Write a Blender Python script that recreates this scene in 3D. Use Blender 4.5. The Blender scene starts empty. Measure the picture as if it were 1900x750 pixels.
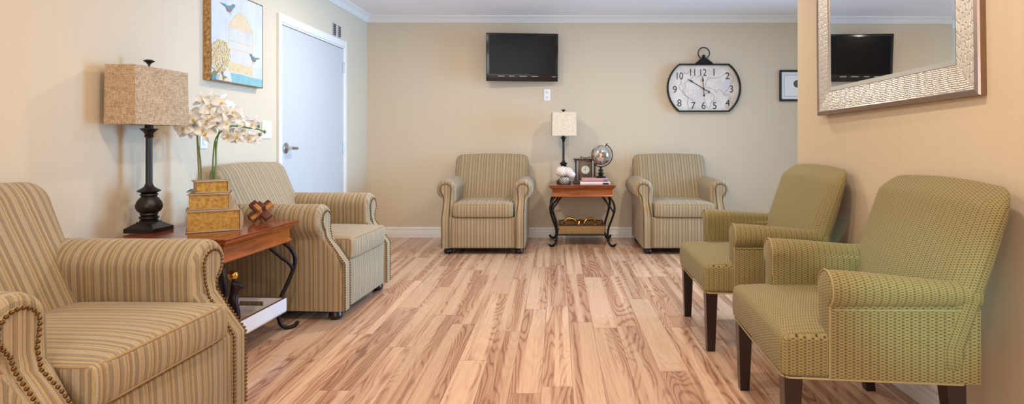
import bpy, math, random
from mathutils import Vector, Matrix
random.seed(7)
PI = math.pi
R = math.radians
S = bpy.context.scene
C = S.collection

# ------------------------------------------------------------------ camera
EYE = 1.08
FPX, PX, PY = 1080.0, 1035.0, 258.0
cd = bpy.data.cameras.new('camera')
cam = bpy.data.objects.new('camera', cd)
C.objects.link(cam)
cam.location = (0, 0, EYE)
cam.rotation_euler = (PI / 2, 0, 0)
cd.sensor_width = 36
cd.lens = 36 * FPX / 1900
cd.shift_x = -(PX - 950) / 1900
cd.shift_y = -(375 - PY) / 1900
cd.clip_start = 0.02
S.camera = cam

# ------------------------------------------------------------------ light
S.view_settings.view_transform = 'Standard'
S.view_settings.look = 'None'
S.view_settings.gamma = 1
S.view_settings.use_curve_mapping = False
S.view_settings.exposure = 0.05
w = bpy.data.worlds.new('world')
S.world = w
w.use_nodes = True
w.node_tree.nodes['Background'].inputs[0].default_value = (0.55, 0.75, 1.0, 1)
w.node_tree.nodes['Background'].inputs[1].default_value = 1.0


def area(name, loc, rot, sx, sy, power, col, spread=180):
    l = bpy.data.lights.new(name, 'AREA')
    l.shape = 'RECTANGLE'
    l.size, l.size_y = sx, sy
    l.energy = power
    l.color = col
    l.spread = R(spread)
    o = bpy.data.objects.new(name, l)
    o.location = loc
    o.rotation_euler = rot
    C.objects.link(o)
    return o


def disc(name, loc, power, col, size=0.12):
    l = bpy.data.lights.new(name, 'AREA')
    l.shape = 'DISK'
    l.size = size
    l.energy = power
    l.color = col
    o = bpy.data.objects.new(name, l)
    o.location = loc
    C.objects.link(o)
    return o


WARM = (1.0, 0.80, 0.60)
NEUT = (1.0, 0.89, 0.74)
COOL = (0.26, 0.58, 1.0)
# daylight through the hallway window on the right, beyond the partition
area('daylight_hallway', (4.30, 4.65, 1.25), (0, R(90), R(4)), 2.0, 1.7, 84, COOL, 80)
# added soft fill from behind the camera, set at an added window
area('rear_fill', (-0.3, -2.55, 1.45), (R(90), 0, 0), 3.0, 1.5, 62, (1.0, 0.97, 0.93))
# added spot, source unseen: lays a greenish patch on the nearest olive chair
sl = bpy.data.lights.new('green_patch_spot', 'SPOT')
sl.energy = 480
sl.color = (0.32, 1.0, 0.95)
sl.spot_size = R(8)
sl.spot_blend = 1.0
sl.shadow_soft_size = 0.05
so = bpy.data.objects.new('green_patch_spot', sl)
so.location = (-0.2, -2.3, 1.5)
so.rotation_euler = (Vector((1.20, 1.9, 0.57)) - so.location).to_track_quat('-Z', 'Y').to_euler()
C.objects.link(so)
# recessed ceiling lamps (their builder is further down)
CEIL_SPOTS = [(-1.0, 4.45, 23), (0.95, 4.45, 22), (-0.75, 1.9, 17), (0.55, 1.9, 17), (-0.75, -0.6, 14), (0.55, -0.6, 14)]

# ------------------------------------------------------------------ node helper


class G:
    def __init__(s, name, rough=0.6, metal=0.0, spec=0.5):
        s.m = bpy.data.materials.new(name)
        s.m.use_nodes = True
        s.t = s.m.node_tree
        s.n = s.t.nodes
        s.b = s.n['Principled BSDF']
        s.b.inputs['Roughness'].default_value = rough
        s.b.inputs['Metallic'].default_value = metal
        s.b.inputs['Specular IOR Level'].default_value = spec
        s.tc = None

    def put(s, sock, v):
        if hasattr(v, 'is_linked'):
            s.t.links.new(v, sock)
        elif isinstance(v, (tuple, list)):
            if len(v) == 3 and sock.type == 'RGBA':
                v = (*v, 1)
            sock.default_value = v
        else:
            sock.default_value = v

    def obj(s):
        if not s.tc:
            s.tc = s.n.new('ShaderNodeTexCoord')
        return s.tc.outputs['Object']

    def xyz(s, v=None):
        k = s.n.new('ShaderNodeSeparateXYZ')
        s.put(k.inputs[0], v if v is not None else s.obj())
        return k.outputs[0], k.outputs[1], k.outputs[2]

    def comb(s, x, y, z):
        k = s.n.new('ShaderNodeCombineXYZ')
        for i, v in enumerate((x, y, z)):
            s.put(k.inputs[i], v)
        return k.outputs[0]

    def mth(s, op, a, b=0.0, c=None):
        k = s.n.new('ShaderNodeMath')
        k.operation = op
        s.put(k.inputs[0], a)
        s.put(k.inputs[1], b)
        if c is not None:
            s.put(k.inputs[2], c)
        return k.outputs[0]

    def noise(s, v, scale, detail=2, rough=0.5, dist=0.0):
        k = s.n.new('ShaderNodeTexNoise')
        s.put(k.inputs['Vector'], v)
        k.inputs['Scale'].default_value = scale
        k.inputs['Detail'].default_value = detail
        k.inputs['Roughness'].default_value = rough
        k.inputs['Distortion'].default_value = dist
        return k.outputs[0]

    def white(s, v):
        k = s.n.new('ShaderNodeTexWhiteNoise')
        s.put(k.inputs['Vector'], v)
        return k.outputs[0]

    def ramp(s, f, stops, interp='LINEAR'):
        k = s.n.new('ShaderNodeValToRGB')
        cr = k.color_ramp
        cr.interpolation = interp
        while len(cr.elements) > 1:
            cr.elements.remove(cr.elements[0])
        cr.elements[0].position = stops[0][0]
        c0 = stops[0][1]
        cr.elements[0].color = (*c0, 1) if len(c0) == 3 else c0
        for p, c in stops[1:]:
            e = cr.elements.new(p)
            e.color = (*c, 1)
        s.put(k.inputs[0], f)
        return k.outputs[0]

    def mix(s, f, a, b, mode='MIX'):
        k = s.n.new('ShaderNodeMix')
        k.data_type = 'RGBA'
        k.blend_type = mode
        s.put(k.inputs[0], f)
        s.put(k.inputs[6], a)
        s.put(k.inputs[7], b)
        return k.outputs[2]

    def map(s, v, a0, a1, b0, b1):
        k = s.n.new('ShaderNodeMapRange')
        s.put(k.inputs[0], v)
        for i, q in enumerate((a0, a1, b0, b1)):
            k.inputs[i + 1].default_value = q
        return k.outputs[0]

    def bump(s, h, strength=0.3, dist=0.002):
        k = s.n.new('ShaderNodeBump')
        k.inputs['Strength'].default_value = strength
        k.inputs['Distance'].default_value = dist
        s.put(k.inputs['Height'], h)
        s.t.links.new(k.outputs[0], s.b.inputs['Normal'])

    def col(s, c):
        s.put(s.b.inputs['Base Color'], c)
        return s.m


def lin(r, g, b):
    f = lambda c: ((c / 255 + 0.055) / 1.055) ** 2.4 if c > 10 else c / 255 / 12.92
    return (f(r), f(g), f(b))


def simple(name, rgb, rough=0.5, metal=0.0, spec=0.5, vary=0.0, scale=30):
    g = G(name, rough, metal, spec)
    c = lin(*rgb)
    if vary:
        n = g.noise(g.obj(), scale, 3)
        g.col(g.mix(n, tuple(x * (1 - vary) for x in c), tuple(min(1, x * (1 + vary)) for x in c)))
    else:
        g.col(c)
    return g.m


def wall_mat(name, rgb):
    g = G(name, 0.75, spec=0.25)
    v = g.obj()
    x, y, z = g.xyz()
    c = lin(*rgb)
    st = g.noise(g.comb(g.mth('MULTIPLY', x, 60), g.mth('MULTIPLY', y, 60), g.mth('MULTIPLY', z, 1.2)), 1.0, 3, 0.6)
    big = g.noise(v, 1.3, 2)
    f = g.mth('ADD', g.mth('MULTIPLY', st, 0.6), g.mth('MULTIPLY', big, 0.4))
    g.col(g.mix(f, tuple(k * 0.93 for k in c), tuple(min(1, k * 1.06) for k in c)))
    g.bump(g.noise(v, 140, 3), 0.12, 0.002)
    return g.m


M = {}
M['wall'] = wall_mat('wall_paint', (214, 197, 172))
M['wall_right'] = wall_mat('wall_paint_warm', (204, 184, 156))
M['ceiling'] = simple('ceiling_paint', (246, 245, 248), 0.8, vary=0.03, scale=3)
M['trim'] = simple('white_trim_paint', (235, 232, 226), 0.35, vary=0.02, scale=8)
M['door'] = simple('white_door_paint', (198, 198, 197), 0.4, vary=0.015, scale=4)
M['black'] = simple('dark_gap', (20, 18, 18), 0.8)


def floor_mat():
    g = G('laminate_oak_planks', 0.3, spec=0.5)
    x, y, z = g.xyz()
    PW, PL = 0.1365, 1.22
    xr = g.mth('DIVIDE', g.mth('SUBTRACT', x, 0.065 - 0.1365 * 40), PW)
    row = g.mth('FLOOR', xr)
    fx = g.mth('FRACT', xr)
    ro = g.white(g.comb(row, 3.3, 0))
    yr = g.mth('ADD', g.mth('DIVIDE', g.mth('ADD', y, 20.0), PL), g.mth('MULTIPLY', ro, 7.0))
    colm = g.mth('FLOOR', yr)
    fy = g.mth('FRACT', yr)
    idn = g.white(g.comb(row, colm, 1.7))
    id2 = g.white(g.comb(row, colm, 9.1))
    off = g.mth('MULTIPLY', idn, 37.0)
    # cathedral grain: contour lines of a long, stretched noise
    v1 = g.comb(g.mth('ADD', g.mth('MULTIPLY', x, 6.2), off), g.mth('ADD', g.mth('MULTIPLY', y, 0.72), off), off)
    n1 = g.noise(v1, 1.0, 1.4, 0.42, 0.25)
    wob = g.noise(g.comb(g.mth('MULTIPLY', x, 55), g.mth('MULTIPLY', y, 6), off), 1.0, 3)
    ph = g.mth('ADD', g.mth('MULTIPLY', n1, 170.0), g.mth('MULTIPLY', wob, 5.5))
    ring = g.mth('MULTIPLY_ADD', g.mth('SINE', ph), 0.5, 0.5)
    ring = g.mth('POWER', ring, 3.2)
    # which part of the board carries the dark figure
    band = g.noise(g.comb(g.mth('ADD', g.mth('MULTIPLY', x, 15.0), g.mth('MULTIPLY', id2, 50)), g.mth('MULTIPLY', y, 0.4), off), 1.0, 2)
    bandf = g.map(band, 0.44, 0.56, 0.0, 1.0)
    fine = g.noise(g.comb(g.mth('MULTIPLY', x, 130), g.mth('MULTIPLY', y, 2.2), off), 1.0, 4, 0.6)
    light = lin(228, 192, 162)
    mid = lin(206, 162, 134)
    dark = lin(132, 84, 60)
    base = g.mix(bandf, light, mid)
    base = g.mix(g.mth('MULTIPLY', ring, g.mth('MULTIPLY_ADD', bandf, 0.66, 0.12)), base, dark)
    base = g.mix(g.mth('MULTIPLY', g.map(fine, 0.48, 0.68, 0, 1), g.mth('MULTIPLY_ADD', bandf, 0.38, 0.26)), base, lin(158, 108, 80))
    tone = g.mix(idn, (0.78, 0.73, 0.70), (1.0, 0.98, 0.96))
    base = g.mix(1.0, base, tone, 'MULTIPLY')
    ex = g.mth('MINIMUM', fx, g.mth('SUBTRACT', 1.0, fx))
    ey = g.mth('MINIMUM', fy, g.mth('SUBTRACT', 1.0, fy))
    seam = g.mth('MAXIMUM', g.mth('LESS_THAN', ex, 0.010), g.mth('LESS_THAN', ey, 0.0014))
    base = g.mix(g.mth('MULTIPLY', seam, 0.55), base, lin(96, 62, 44))
    g.col(base)
    g.put(g.b.inputs['Roughness'], g.map(ring, 0, 1, 0.18, 0.28))
    g.bump(g.mth('SUBTRACT', g.mth('MULTIPLY', fine, 0.25), seam), 0.12, 0.001)
    return g.m


M['floor'] = floor_mat()

_b, _g, _y, _d = (184, 163, 132), (154, 136, 112), (188, 155, 94), (96, 78, 56)
STR = [(0.00, _b), (0.05, _b), (0.06, _y), (0.075, _y), (0.085, _d), (0.095, _g), (0.20, _g), (0.21, _d), (0.225, _b), (0.29, _b), (0.30, _y),
       (0.315, _b), (0.38, _b), (0.39, _g), (0.40, _b), (0.46, _b), (0.475, _d), (0.485, _g), (0.57, _g), (0.58, _y), (0.595, _y), (0.605, _d), (0.62, _b),
       (0.72, _b), (0.73, _g), (0.76, _g), (0.77, _b), (0.85, _y), (0.865, _d), (0.88, _g), (0.955, _g), (0.97, _b)]


def stripe(name, axis):
    g = G(name, 0.85, spec=0.2)
    x, y, z = g.xyz()
    a = (x, y, z)[axis]
    wv = g.noise(g.obj(), 9, 2)
    a2 = g.mth('ADD', a, g.mth('MULTIPLY', g.mth('SUBTRACT', wv, 0.5), 0.004))
    f = g.mth('FRACT', g.mth('DIVIDE', g.mth('ADD', a2, 5.0), 0.088))
    c = g.ramp(f, [(p, lin(*q)) for p, q in STR])
    thr = g.noise(g.comb(g.mth('MULTIPLY', a2, 330), 0, 0), 1.0, 2)
    c = g.mix(1, c, g.mix(g.map(thr, 0.35, 0.65, 0, 1), (0.80, 0.79, 0.78), (1.08, 1.07, 1.04)), 'MULTIPLY')
    wn = g.noise(g.obj(), 420, 2)
    c = g.mix(g.map(wn, 0.35, 0.65, 0, 1), g.mix(1, c, (0.80, 0.80, 0.80), 'MULTIPLY'), c)
    big = g.noise(g.obj(), 5, 2)
    c = g.mix(1, c, g.mix(big, (0.93, 0.93, 0.93), (1.05, 1.05, 1.05)), 'MULTIPLY')
    g.col(c)
    g.b.inputs['Sheen Weight'].default_value = 0.15
    g.bump(g.mth('ADD', g.mth('MULTIPLY', wn, 0.5), g.noise(g.obj(), 14, 2)), 0.35, 0.003)
    return g.m


M['stripe_u'] = stripe('striped_upholstery_across', 0)
M['stripe_v'] = stripe('striped_upholstery_along', 1)


def dashes(name, mode):
    g = G(name, 0.85, spec=0.2)
    x, y, z = g.xyz()
    if mode == 'u':
        ac, al = x, g.mth('ADD', z, y)
    elif mode == 'uv':
        uvn = g.n.new('ShaderNodeUVMap')
        ac, al, _z = g.xyz(uvn.outputs[0])
    else:
        ac, al = y, g.mth('ADD', z, g.mth('ABSOLUTE', x))
    cw, rh = 0.0125, 0.0098
    q = g.mth('DIVIDE', g.mth('ADD', ac, 3.0), cw)
    ci = g.mth('FLOOR', q)
    cf = g.mth('FRACT', q)
    par = g.mth('MULTIPLY', g.mth('FRACT', g.mth('MULTIPLY', ci, 0.5)), 1.0)
    rf = g.mth('FRACT', g.mth('ADD', g.mth('DIVIDE', g.mth('ADD', al, 5.0), rh), par))
    inr = g.mth('LESS_THAN', g.mth('ABSOLUTE', g.mth('SUBTRACT', rf, 0.5)), 0.145)
    inc = g.mth('LESS_THAN', g.mth('ABSOLUTE', g.mth('SUBTRACT', cf, 0.5)), 0.31)
    d = g.mth('MULTIPLY', inr, inc)
    band = g.mth('MULTIPLY_ADD', g.mth('SINE', g.mth('MULTIPLY', q, PI)), 0.5, 0.5)
    base = g.mix(band, lin(140, 124, 80), lin(154, 137, 90))
    wn = g.noise(g.obj(), 380, 2)
    base = g.mix(wn, g.mix(1, base, (0.82, 0.82, 0.82), 'MULTIPLY'), base)
    c = g.mix(g.mth('MULTIPLY', d, 0.92), base, lin(62, 54, 32))
    g.col(c)
    g.b.inputs['Sheen Weight'].default_value = 0.1
    g.bump(g.mth('SUBTRACT', g.mth('MULTIPLY', wn, 0.4), d), 0.4, 0.0015)
    return g.m


M['dash_u'] = dashes('olive_dash_weave_across', 'u')
M['dash_v'] = dashes('olive_dash_weave_along', 'v')
M['dash_arm'] = dashes('olive_dash_weave_round_the_arm', 'uv')
M['piping_green'] = simple('olive_piping', (160, 142, 98), 0.8, vary=0.2, scale=200)
M['piping'] = simple('tan_piping', (160, 132, 92), 0.8, vary=0.2, scale=120)
M['nail'] = simple('antique_brass_nail', (112, 82, 48), 0.36, metal=0.9, vary=0.2)
M['espresso'] = simple('espresso_wood', (34, 16, 12), 0.28, vary=0.2, scale=10)
M['iron'] = simple('black_wrought_iron', (30, 24, 24), 0.38, metal=0.6, vary=0.3)
M['lampblack'] = simple('black_carved_resin', (22, 15, 12), 0.42, vary=0.6, scale=60)


def wood(name, a, b, ax=0, rough=0.22):
    g = G(name, rough)
    x, y, z = g.xyz()
    s = [25, 25, 25]
    s[ax] = 2.2
    v = g.comb(g.mth('MULTIPLY', x, s[0]), g.mth('MULTIPLY', y, s[1]), g.mth('MULTIPLY', z, s[2]))
    n = g.noise(v, 1.0, 4, 0.6, 0.4)
    g.col(g.ramp(n, [(0.25, lin(*b)), (0.5, lin(*a)), (0.62, tuple(min(1, k * 1.15) for k in lin(*a))), (0.8, lin(*b))]))
    g.bump(n, 0.08, 0.001)
    return g.m


M['cherry'] = wood('cherry_wood', (156, 84, 34), (84, 36, 14))
M['cherry_top'] = wood('cherry_wood_top', (128, 62, 34), (78, 32, 18), rough=0.14)
M['puzzle_light'] = wood('light_puzzle_wood', (176, 116, 64), (120, 70, 36), rough=0.3)
M['puzzle_dark'] = wood('dark_puzzle_wood', (92, 44, 26), (56, 24, 14), rough=0.3)


def linen(name, a, b):
    g = G(name, 0.9, spec=0.1)
    x, y, z = g.xyz()
    n1 = g.noise(g.comb(g.mth('MULTIPLY', x, 260), g.mth('MULTIPLY', y, 260), g.mth('MULTIPLY', z, 45)), 1, 2)
    n2 = g.noise(g.comb(g.mth('MULTIPLY', x, 45), g.mth('MULTIPLY', y, 45), g.mth('MULTIPLY', z, 300)), 1, 2)
    f = g.map(g.mth('ADD', n1, n2), 0.75, 1.25, 0, 1)
    g.col(g.mix(f, lin(*a), lin(*b)))
    g.bump(f, 0.3, 0.001)
    return g.m


M['shade_brown'] = linen('brown_linen', (158, 130, 98), (204, 180, 150))
M['shade_cream'] = linen('cream_linen', (206, 188, 160), (236, 222, 198))
M['chrome'] = simple('brushed_steel', (190, 195, 200), 0.22, metal=1.0)
M['plastic'] = simple('white_plastic', (238, 238, 236), 0.3)
M['slot'] = simple('dark_slot', (30, 28, 28), 0.6)
M['tv_body'] = simple('gloss_black_plastic', (8, 8, 9), 0.12)
M['tv_screen'] = simple('tv_glass', (5, 5, 7), 0.22, spec=0.15)
M['silver_mark'] = simple('silver_print', (170, 172, 176), 0.4)

# ------------------------------------------------------------------ mesh helper


class MB:
    def __init__(s):
        s.v, s.f, s.mi = [], [], []

    def add(s, vs, fs, mi=0):
        o = len(s.v)
        s.v += [tuple(p) for p in vs]
        s.f += [[o + i for i in f] for f in fs]
        s.mi += ([mi] * len(fs)) if isinstance(mi, int) else mi

    def box(s, x0, x1, y0, y1, z0, z1, mi=0, mat=None):
        vs = [Vector((x, y, z)) for z in (z0, z1) for y in (y0, y1) for x in (x0, x1)]
        if mat:
            vs = [mat @ p for p in vs]
        s.add(vs, [(0, 2, 3, 1), (4, 5, 7, 6), (0, 1, 5, 4), (2, 6, 7, 3), (0, 4, 6, 2), (1, 3, 7, 5)], mi)
        return s

    def rbox(s, x0, x1, y0, y1, z0, z1, r, k=4, m=6, fn=None, mi=0, mifn=None, mat=None):
        c = Vector(((x0 + x1) / 2, (y0 + y1) / 2, (z0 + z1) / 2))
        h = Vector((abs(x1 - x0) / 2, abs(y1 - y0) / 2, abs(z1 - z0) / 2))
        r = min(r, min(h) * 0.999)
        ax = []
        for a in range(3):
            i = h[a] - r
            L = [-h[a] + r * (1 - math.cos(PI / 4 * 0)) + r * j / k for j in range(k)]
            L += [-i + 2 * i * j / m for j in range(m + 1)]
            L += [h[a] - r + r * (j + 1) / k for j in range(k)]
            ax.append(L)
        idx, vs, fs = {}, [], []

        def vid(p):
            key = tuple(round(q, 6) for q in p)
            if key not in idx:
                q = Vector([max(-(h[a] - r), min(h[a] - r, p[a])) for a in range(3)])
                d = Vector(p) - q
                # equalise the angle steps
                if d.length > 1e-9:
                    d = Vector([math.tan(PI / 4 * max(-1, min(1, t / r))) for t in d]) if r > 0 else d
                    d = d.normalized() * r
                o = c + q + d
                idx[key] = len(vs)
                vs.append(o)
            return idx[key]
        for a in range(3):
            b, e = (a + 1) % 3, (a + 2) % 3
            for sg in (-1, 1):
                for i in range(len(ax[b]) - 1):
                    for j in range(len(ax[e]) - 1):
                        q = []
                        for (ii, jj) in ((i, j), (i + 1, j), (i + 1, j + 1), (i, j + 1)):
                            p = [0, 0, 0]
                            p[a] = sg * h[a]
                            p[b] = ax[b][ii]
                            p[e] = ax[e][jj]
                            q.append(vid(p))
                        if sg < 0:
                            q.reverse()
                        if len(set(q)) == 4:
                            fs.append(q)
                        elif len(set(q)) == 3:
                            fs.append(list(dict.fromkeys(q)))
        if mifn:
            mis = []
            for f in fs:
                p = [vs[i] for i in f]
                n = (p[1] - p[0]).cross(p[2] - p[0])
                if n.length:
                    n.normalize()
                mis.append(mifn(n, sum(p, Vector()) / len(p)))
        else:
            mis = mi
        if fn:
            vs = [Vector(fn(p)) for p in vs]
        if mat:
            vs = [mat @ p for p in vs]
        s.add(vs, fs, mis)
        return s

    def lathe(s, prof, seg=24, c=(0, 0, 0), mi=0, mat=None, cap=True):
        n = len(prof)
        vs = []
        for r, z in prof:
            for i in range(seg):
                a = 2 * PI * i / seg
                vs.append(Vector((c[0] + r * math.cos(a), c[1] + r * math.sin(a), c[2] + z)))
        if mat:
            vs = [mat @ p for p in vs]
        fs = []
        for j in range(n - 1):
            for i in range(seg):
                k = (i + 1) % seg
                fs.append((j * seg + i, j * seg + k, (j + 1) * seg + k, (j + 1) * seg + i))
        if cap:
            fs.append(tuple(reversed(range(seg))))
            fs.append(tuple((n - 1) * seg + i for i in range(seg)))
        s.add(vs, fs, mi)
        return s

    def ball(s, c, r, seg=10, rings=6, mi=0, sc=(1, 1, 1)):
        vs = [Vector((c[0], c[1], c[2] - r * sc[2]))]
        for j in range(1, rings):
            t = -PI / 2 + PI * j / rings
            for i in range(seg):
                a = 2 * PI * i / seg
                vs.append(Vector((c[0] + r * sc[0] * math.cos(t) * math.cos(a), c[1] + r * sc[1] * math.cos(t) * math.sin(a), c[2] + r * sc[2] * math.sin(t))))
        vs.append(Vector((c[0], c[1], c[2] + r * sc[2])))
        fs = []
        for i in range(seg):
            k = (i + 1) % seg
            fs.append((0, 1 + k, 1 + i))
            for j in range(rings - 2):
                o = 1 + j * seg
                fs.append((o + i, o + k, o + seg + k, o + seg + i))
            o = 1 + (rings - 2) * seg
            fs.append((o + i, o + k, len(vs) - 1))
        s.add(vs, fs, mi)
        return s

    def tube(s, pts, r, seg=8, closed=False, mi=0, flat=None):
        pts = [Vector(p) for p in pts]
        n = len(pts)
        rad = r if isinstance(r, (list, tuple)) else [r] * n
        T = []
        for i in range(n):
            a = pts[(i - 1) % n] if (closed or i > 0) else pts[i]
            b = pts[(i + 1) % n] if (closed or i < n - 1) else pts[i]
            d = (b - a)
            T.append(d.normalized() if d.length else Vector((0, 0, 1)))
        up = Vector((0, 0, 1)) if abs(T[0].z) < 0.9 else Vector((0, 1, 0))
        N = T[0].cross(up).normalized()
        vs = []
        for i in range(n):
            if i:
                q = T[i - 1].rotation_difference(T[i])
                N = q @ N
                N = (N - T[i] * N.dot(T[i])).normalized()
            B = T[i].cross(N)
            for k in range(seg):
                a = 2 * PI * k / seg
                vs.append(pts[i] + (N * math.cos(a) + B * math.sin(a) * (flat or 1)) * rad[i])
        fs = []
        m = n if closed else n - 1
        for i in range(m):
            j = (i + 1) % n
            for k in range(seg):
                l = (k + 1) % seg
                fs.append((i * seg + k, i * seg + l, j * seg + l, j * seg + k))
        if not closed:
            fs.append(tuple(reversed(range(seg))))
            fs.append(tuple((n - 1) * seg + k for k in range(seg)))
        s.add(vs, fs, mi)
        return s

    def loft(s, loops, mi=0, cap=True):
        n = len(loops[0])
        vs = [p for L in loops for p in L]
        fs = []
        for j in range(len(loops) - 1):
            for i in range(n):
                k = (i + 1) % n
                fs.append((j * n + i, j * n + k, (j + 1) * n + k, (j + 1) * n + i))
        if cap:
            fs.append(tuple(reversed(range(n))))
            fs.append(tuple((len(loops) - 1) * n + i for i in range(n)))
        s.add(vs, fs, mi)
        return s

    def build(s, name, mats, parent=None, sharp=40, recalc=True, loc=None):
        me = bpy.data.meshes.new(name)
        me.from_pydata(s.v, [], s.f)
        if not isinstance(mats, (list, tuple)):
            mats = [mats]
        for m in mats:
            me.materials.append(m)
        for p, i in zip(me.polygons, s.mi):
            p.material_index = i
            p.use_smooth = True
        if recalc:
            import bmesh
            b = bmesh.new()
            b.from_mesh(me)
            bmesh.ops.recalc_face_normals(b, faces=b.faces)
            b.to_mesh(me)
            b.free()
        me.set_sharp_from_angle(angle=R(sharp))
        me.update()
        o = bpy.data.objects.new(name, me)
        C.objects.link(o)
        if parent:
            o.parent = parent
        if loc:
            o.location = loc
        return o


def tag(o, label, cat, group=None, kind=None):
    if label:
        o['label'] = label
    if cat:
        o['category'] = cat
    if group:
        o['group'] = group
    if kind:
        o['kind'] = kind
    return o


def thing(name, label, cat, loc=(0, 0, 0), rz=0, group=None):
    o = bpy.data.objects.new(name, None)
    o.empty_display_size = 0.1
    C.objects.link(o)
    o.location = loc
    o.rotation_euler = (0, 0, rz)
    return tag(o, label, cat, group)


def struct(o, label=None):
    o['kind'] = 'structure'
    if label:
        o['label'] = label
    return o


def dup(root, loc, rz, label):
    r = root.copy()
    C.objects.link(r)
    r.location = loc
    r.rotation_euler = (0, 0, rz)
    r['label'] = label

    def rec(a, b):
        for ch in list(a.children):
            c = ch.copy()
            C.objects.link(c)
            c.parent = b
            rec(ch, c)
    rec(root, r)
    return r


def arc(cx, cz, r, a0, a1, n):
    return [(cx + r * math.cos(R(a0 + (a1 - a0) * i / n)), cz + r * math.sin(R(a0 + (a1 - a0) * i / n))) for i in range(n + 1)]


def sm(t):
    t = max(0.0, min(1.0, t))
    return t * t * (3 - 2 * t)


def cr(pts, sub=6):
    """smooth curve through the points"""
    P = [Vector(p) for p in pts]
    P = [P[0] * 2 - P[1]] + P + [P[-1] * 2 - P[-2]]
    o = []
    for i in range(1, len(P) - 2):
        a, b, c, d = P[i - 1:i + 3]
        for j in range(sub):
            t = j / sub
            o.append(0.5 * ((2 * b) + (c - a) * t + (2 * a - 5 * b + 4 * c - d) * t * t + (3 * b - a - 3 * c + d) * t ** 3))
    o.append(P[-2])
    return o


# ------------------------------------------------------------------ the room
H = 2.425
YB = 6.39
XR = 1.49
YC = 3.616
YN = -2.6
KL = 0.0215          # the left wall runs very slightly out of square


def WL(y):
    return -2.094 - KL * (YB - y)


def on_left(px, py, off=0.0):
    """point of the left wall (offset off into the room) that a ray meets -> (y, z)"""
    r = (px - PX) / FPX
    y = (-2.094 - KL * YB + off) / (r - KL)
    return y, EYE - (py - PY) * y / FPX


ANG_L = -math.atan(KL)    # wall direction: rotate +y by this


struct(MB().box(-2.7, 4.6, YN - 0.2, YB + 0.2, -0.1, 0).build('floor', M['floor']))
struct(MB().box(-2.7, 4.6, YN - 0.2, YB + 0.2, H, H + 0.1).build('ceiling', M['ceiling']))
struct(MB().box(-2.6, 4.6, YB, YB + 0.12, 0, H).build('wall_back', M['wall']))
b = MB()
b.add([(WL(YN), YN, 0), (WL(YB + .1), YB + .1, 0), (WL(YB + .1) - .12, YB + .1, 0), (WL(YN) - .12, YN, 0),
       (WL(YN), YN, H), (WL(YB + .1), YB + .1, H), (WL(YB + .1) - .12, YB + .1, H), (WL(YN) - .12, YN, H)],
      [(0, 1, 2, 3), (4, 5, 6, 7), (0, 1, 5, 4), (1, 2, 6, 5), (2, 3, 7, 6), (3, 0, 4, 7)])
struct(b.build('wall_left', M['wall']))
struct(MB().box(XR, XR + 0.13, YN, YC, 0, H).build('wall_right', M['wall_right']))
struct(MB().box(XR + 0.13, 4.4, YC - 0.13, YC, 0, H).build('wall_hallway', M['wall']))


def wall_with_hole(name, axis, a0, a1, h0, h1, z0, z1, p, t, mat):
    b = MB()

    def bx(u0, u1, w0, w1):
        if axis == 'x':
            b.box(u0, u1, p, p + t, w0, w1)
        else:
            b.box(p, p + t, u0, u1, w0, w1)
    bx(a0, h0, 0, H)
    bx(h1, a1, 0, H)
    bx(h0, h1, 0, z0)
    bx(h0, h1, z1, H)
    return struct(b.build(name, mat))


wall_with_hole('wall_far_right', 'y', YC - 0.13, YB + 0.1, 3.85, 5.85, 0.25, 2.25, 4.4, 0.12, M['wall'])
wall_with_hole('wall_rear', 'x', -2.6, 4.5, -1.9, 1.3, 0.65, 2.25, YN - 0.12, 0.12, M['wall'])


def window(name, axis, u0, u1, z0, z1, p):
    b = MB()

    def bx(a, c, d, e, t=0.03):
        if axis == 'x':
            b.box(a, c, p - t, p + t, d, e)
        else:
            b.box(p - t, p + t, a, c, d, e)
    for i in range(3):
        u = u0 + (u1 - u0) * i / 2
        bx(max(u0, u - 0.03), min(u1, u + 0.03), z0, z1)
    bx(u0, u1, z0, z0 + 0.05)
    bx(u0, u1, z1 - 0.05, z1)
    return struct(b.build(name, M['trim']))


window('window_1', 'y', 3.85, 5.85, 0.25, 2.25, 4.47)
window('fill_window', 'x', -1.9, 1.3, 0.65, 2.25, YN - 0.07)  # unseen window, added to go with the rear fill light

# crown moulding and skirting: a profile (out, z) carried along a wall
CROWN = [(0, -0.068), (0.008, -0.068), (0.010, -0.058), (0.018, -0.054), (0.024, -0.044), (0.036, -0.028), (0.052, -0.018),
         (0.060, -0.014), (0.064, -0.008), (0.074, -0.008), (0.076, 0), (0, 0)]
SKIRT = [(0, 0), (0.016, 0), (0.016, 0.045), (0.013, 0.05), (0.013, 0.066), (0.010, 0.072), (0.0095, 0.086), (0.012, 0.092),
         (0.010, 0.104), (0.004, 0.112), (0, 0.112)]


def run(name, prof, z, A, B, n, m0, m1):
    """A, B wall line ends (x, y), n inward normal; m0/m1 mitre slope at the ends"""
    A, B, n = Vector(A), Vector(B), Vector(n)
    d = (B - A).normalized()
    L = []
    for P, m in ((A, m0), (B, m1)):
        L.append([Vector((*(P + n * o + d * o * m), z + q)) for o, q in prof])
    return struct(MB().loft(L).build(name, M['trim'], sharp=25))


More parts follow.
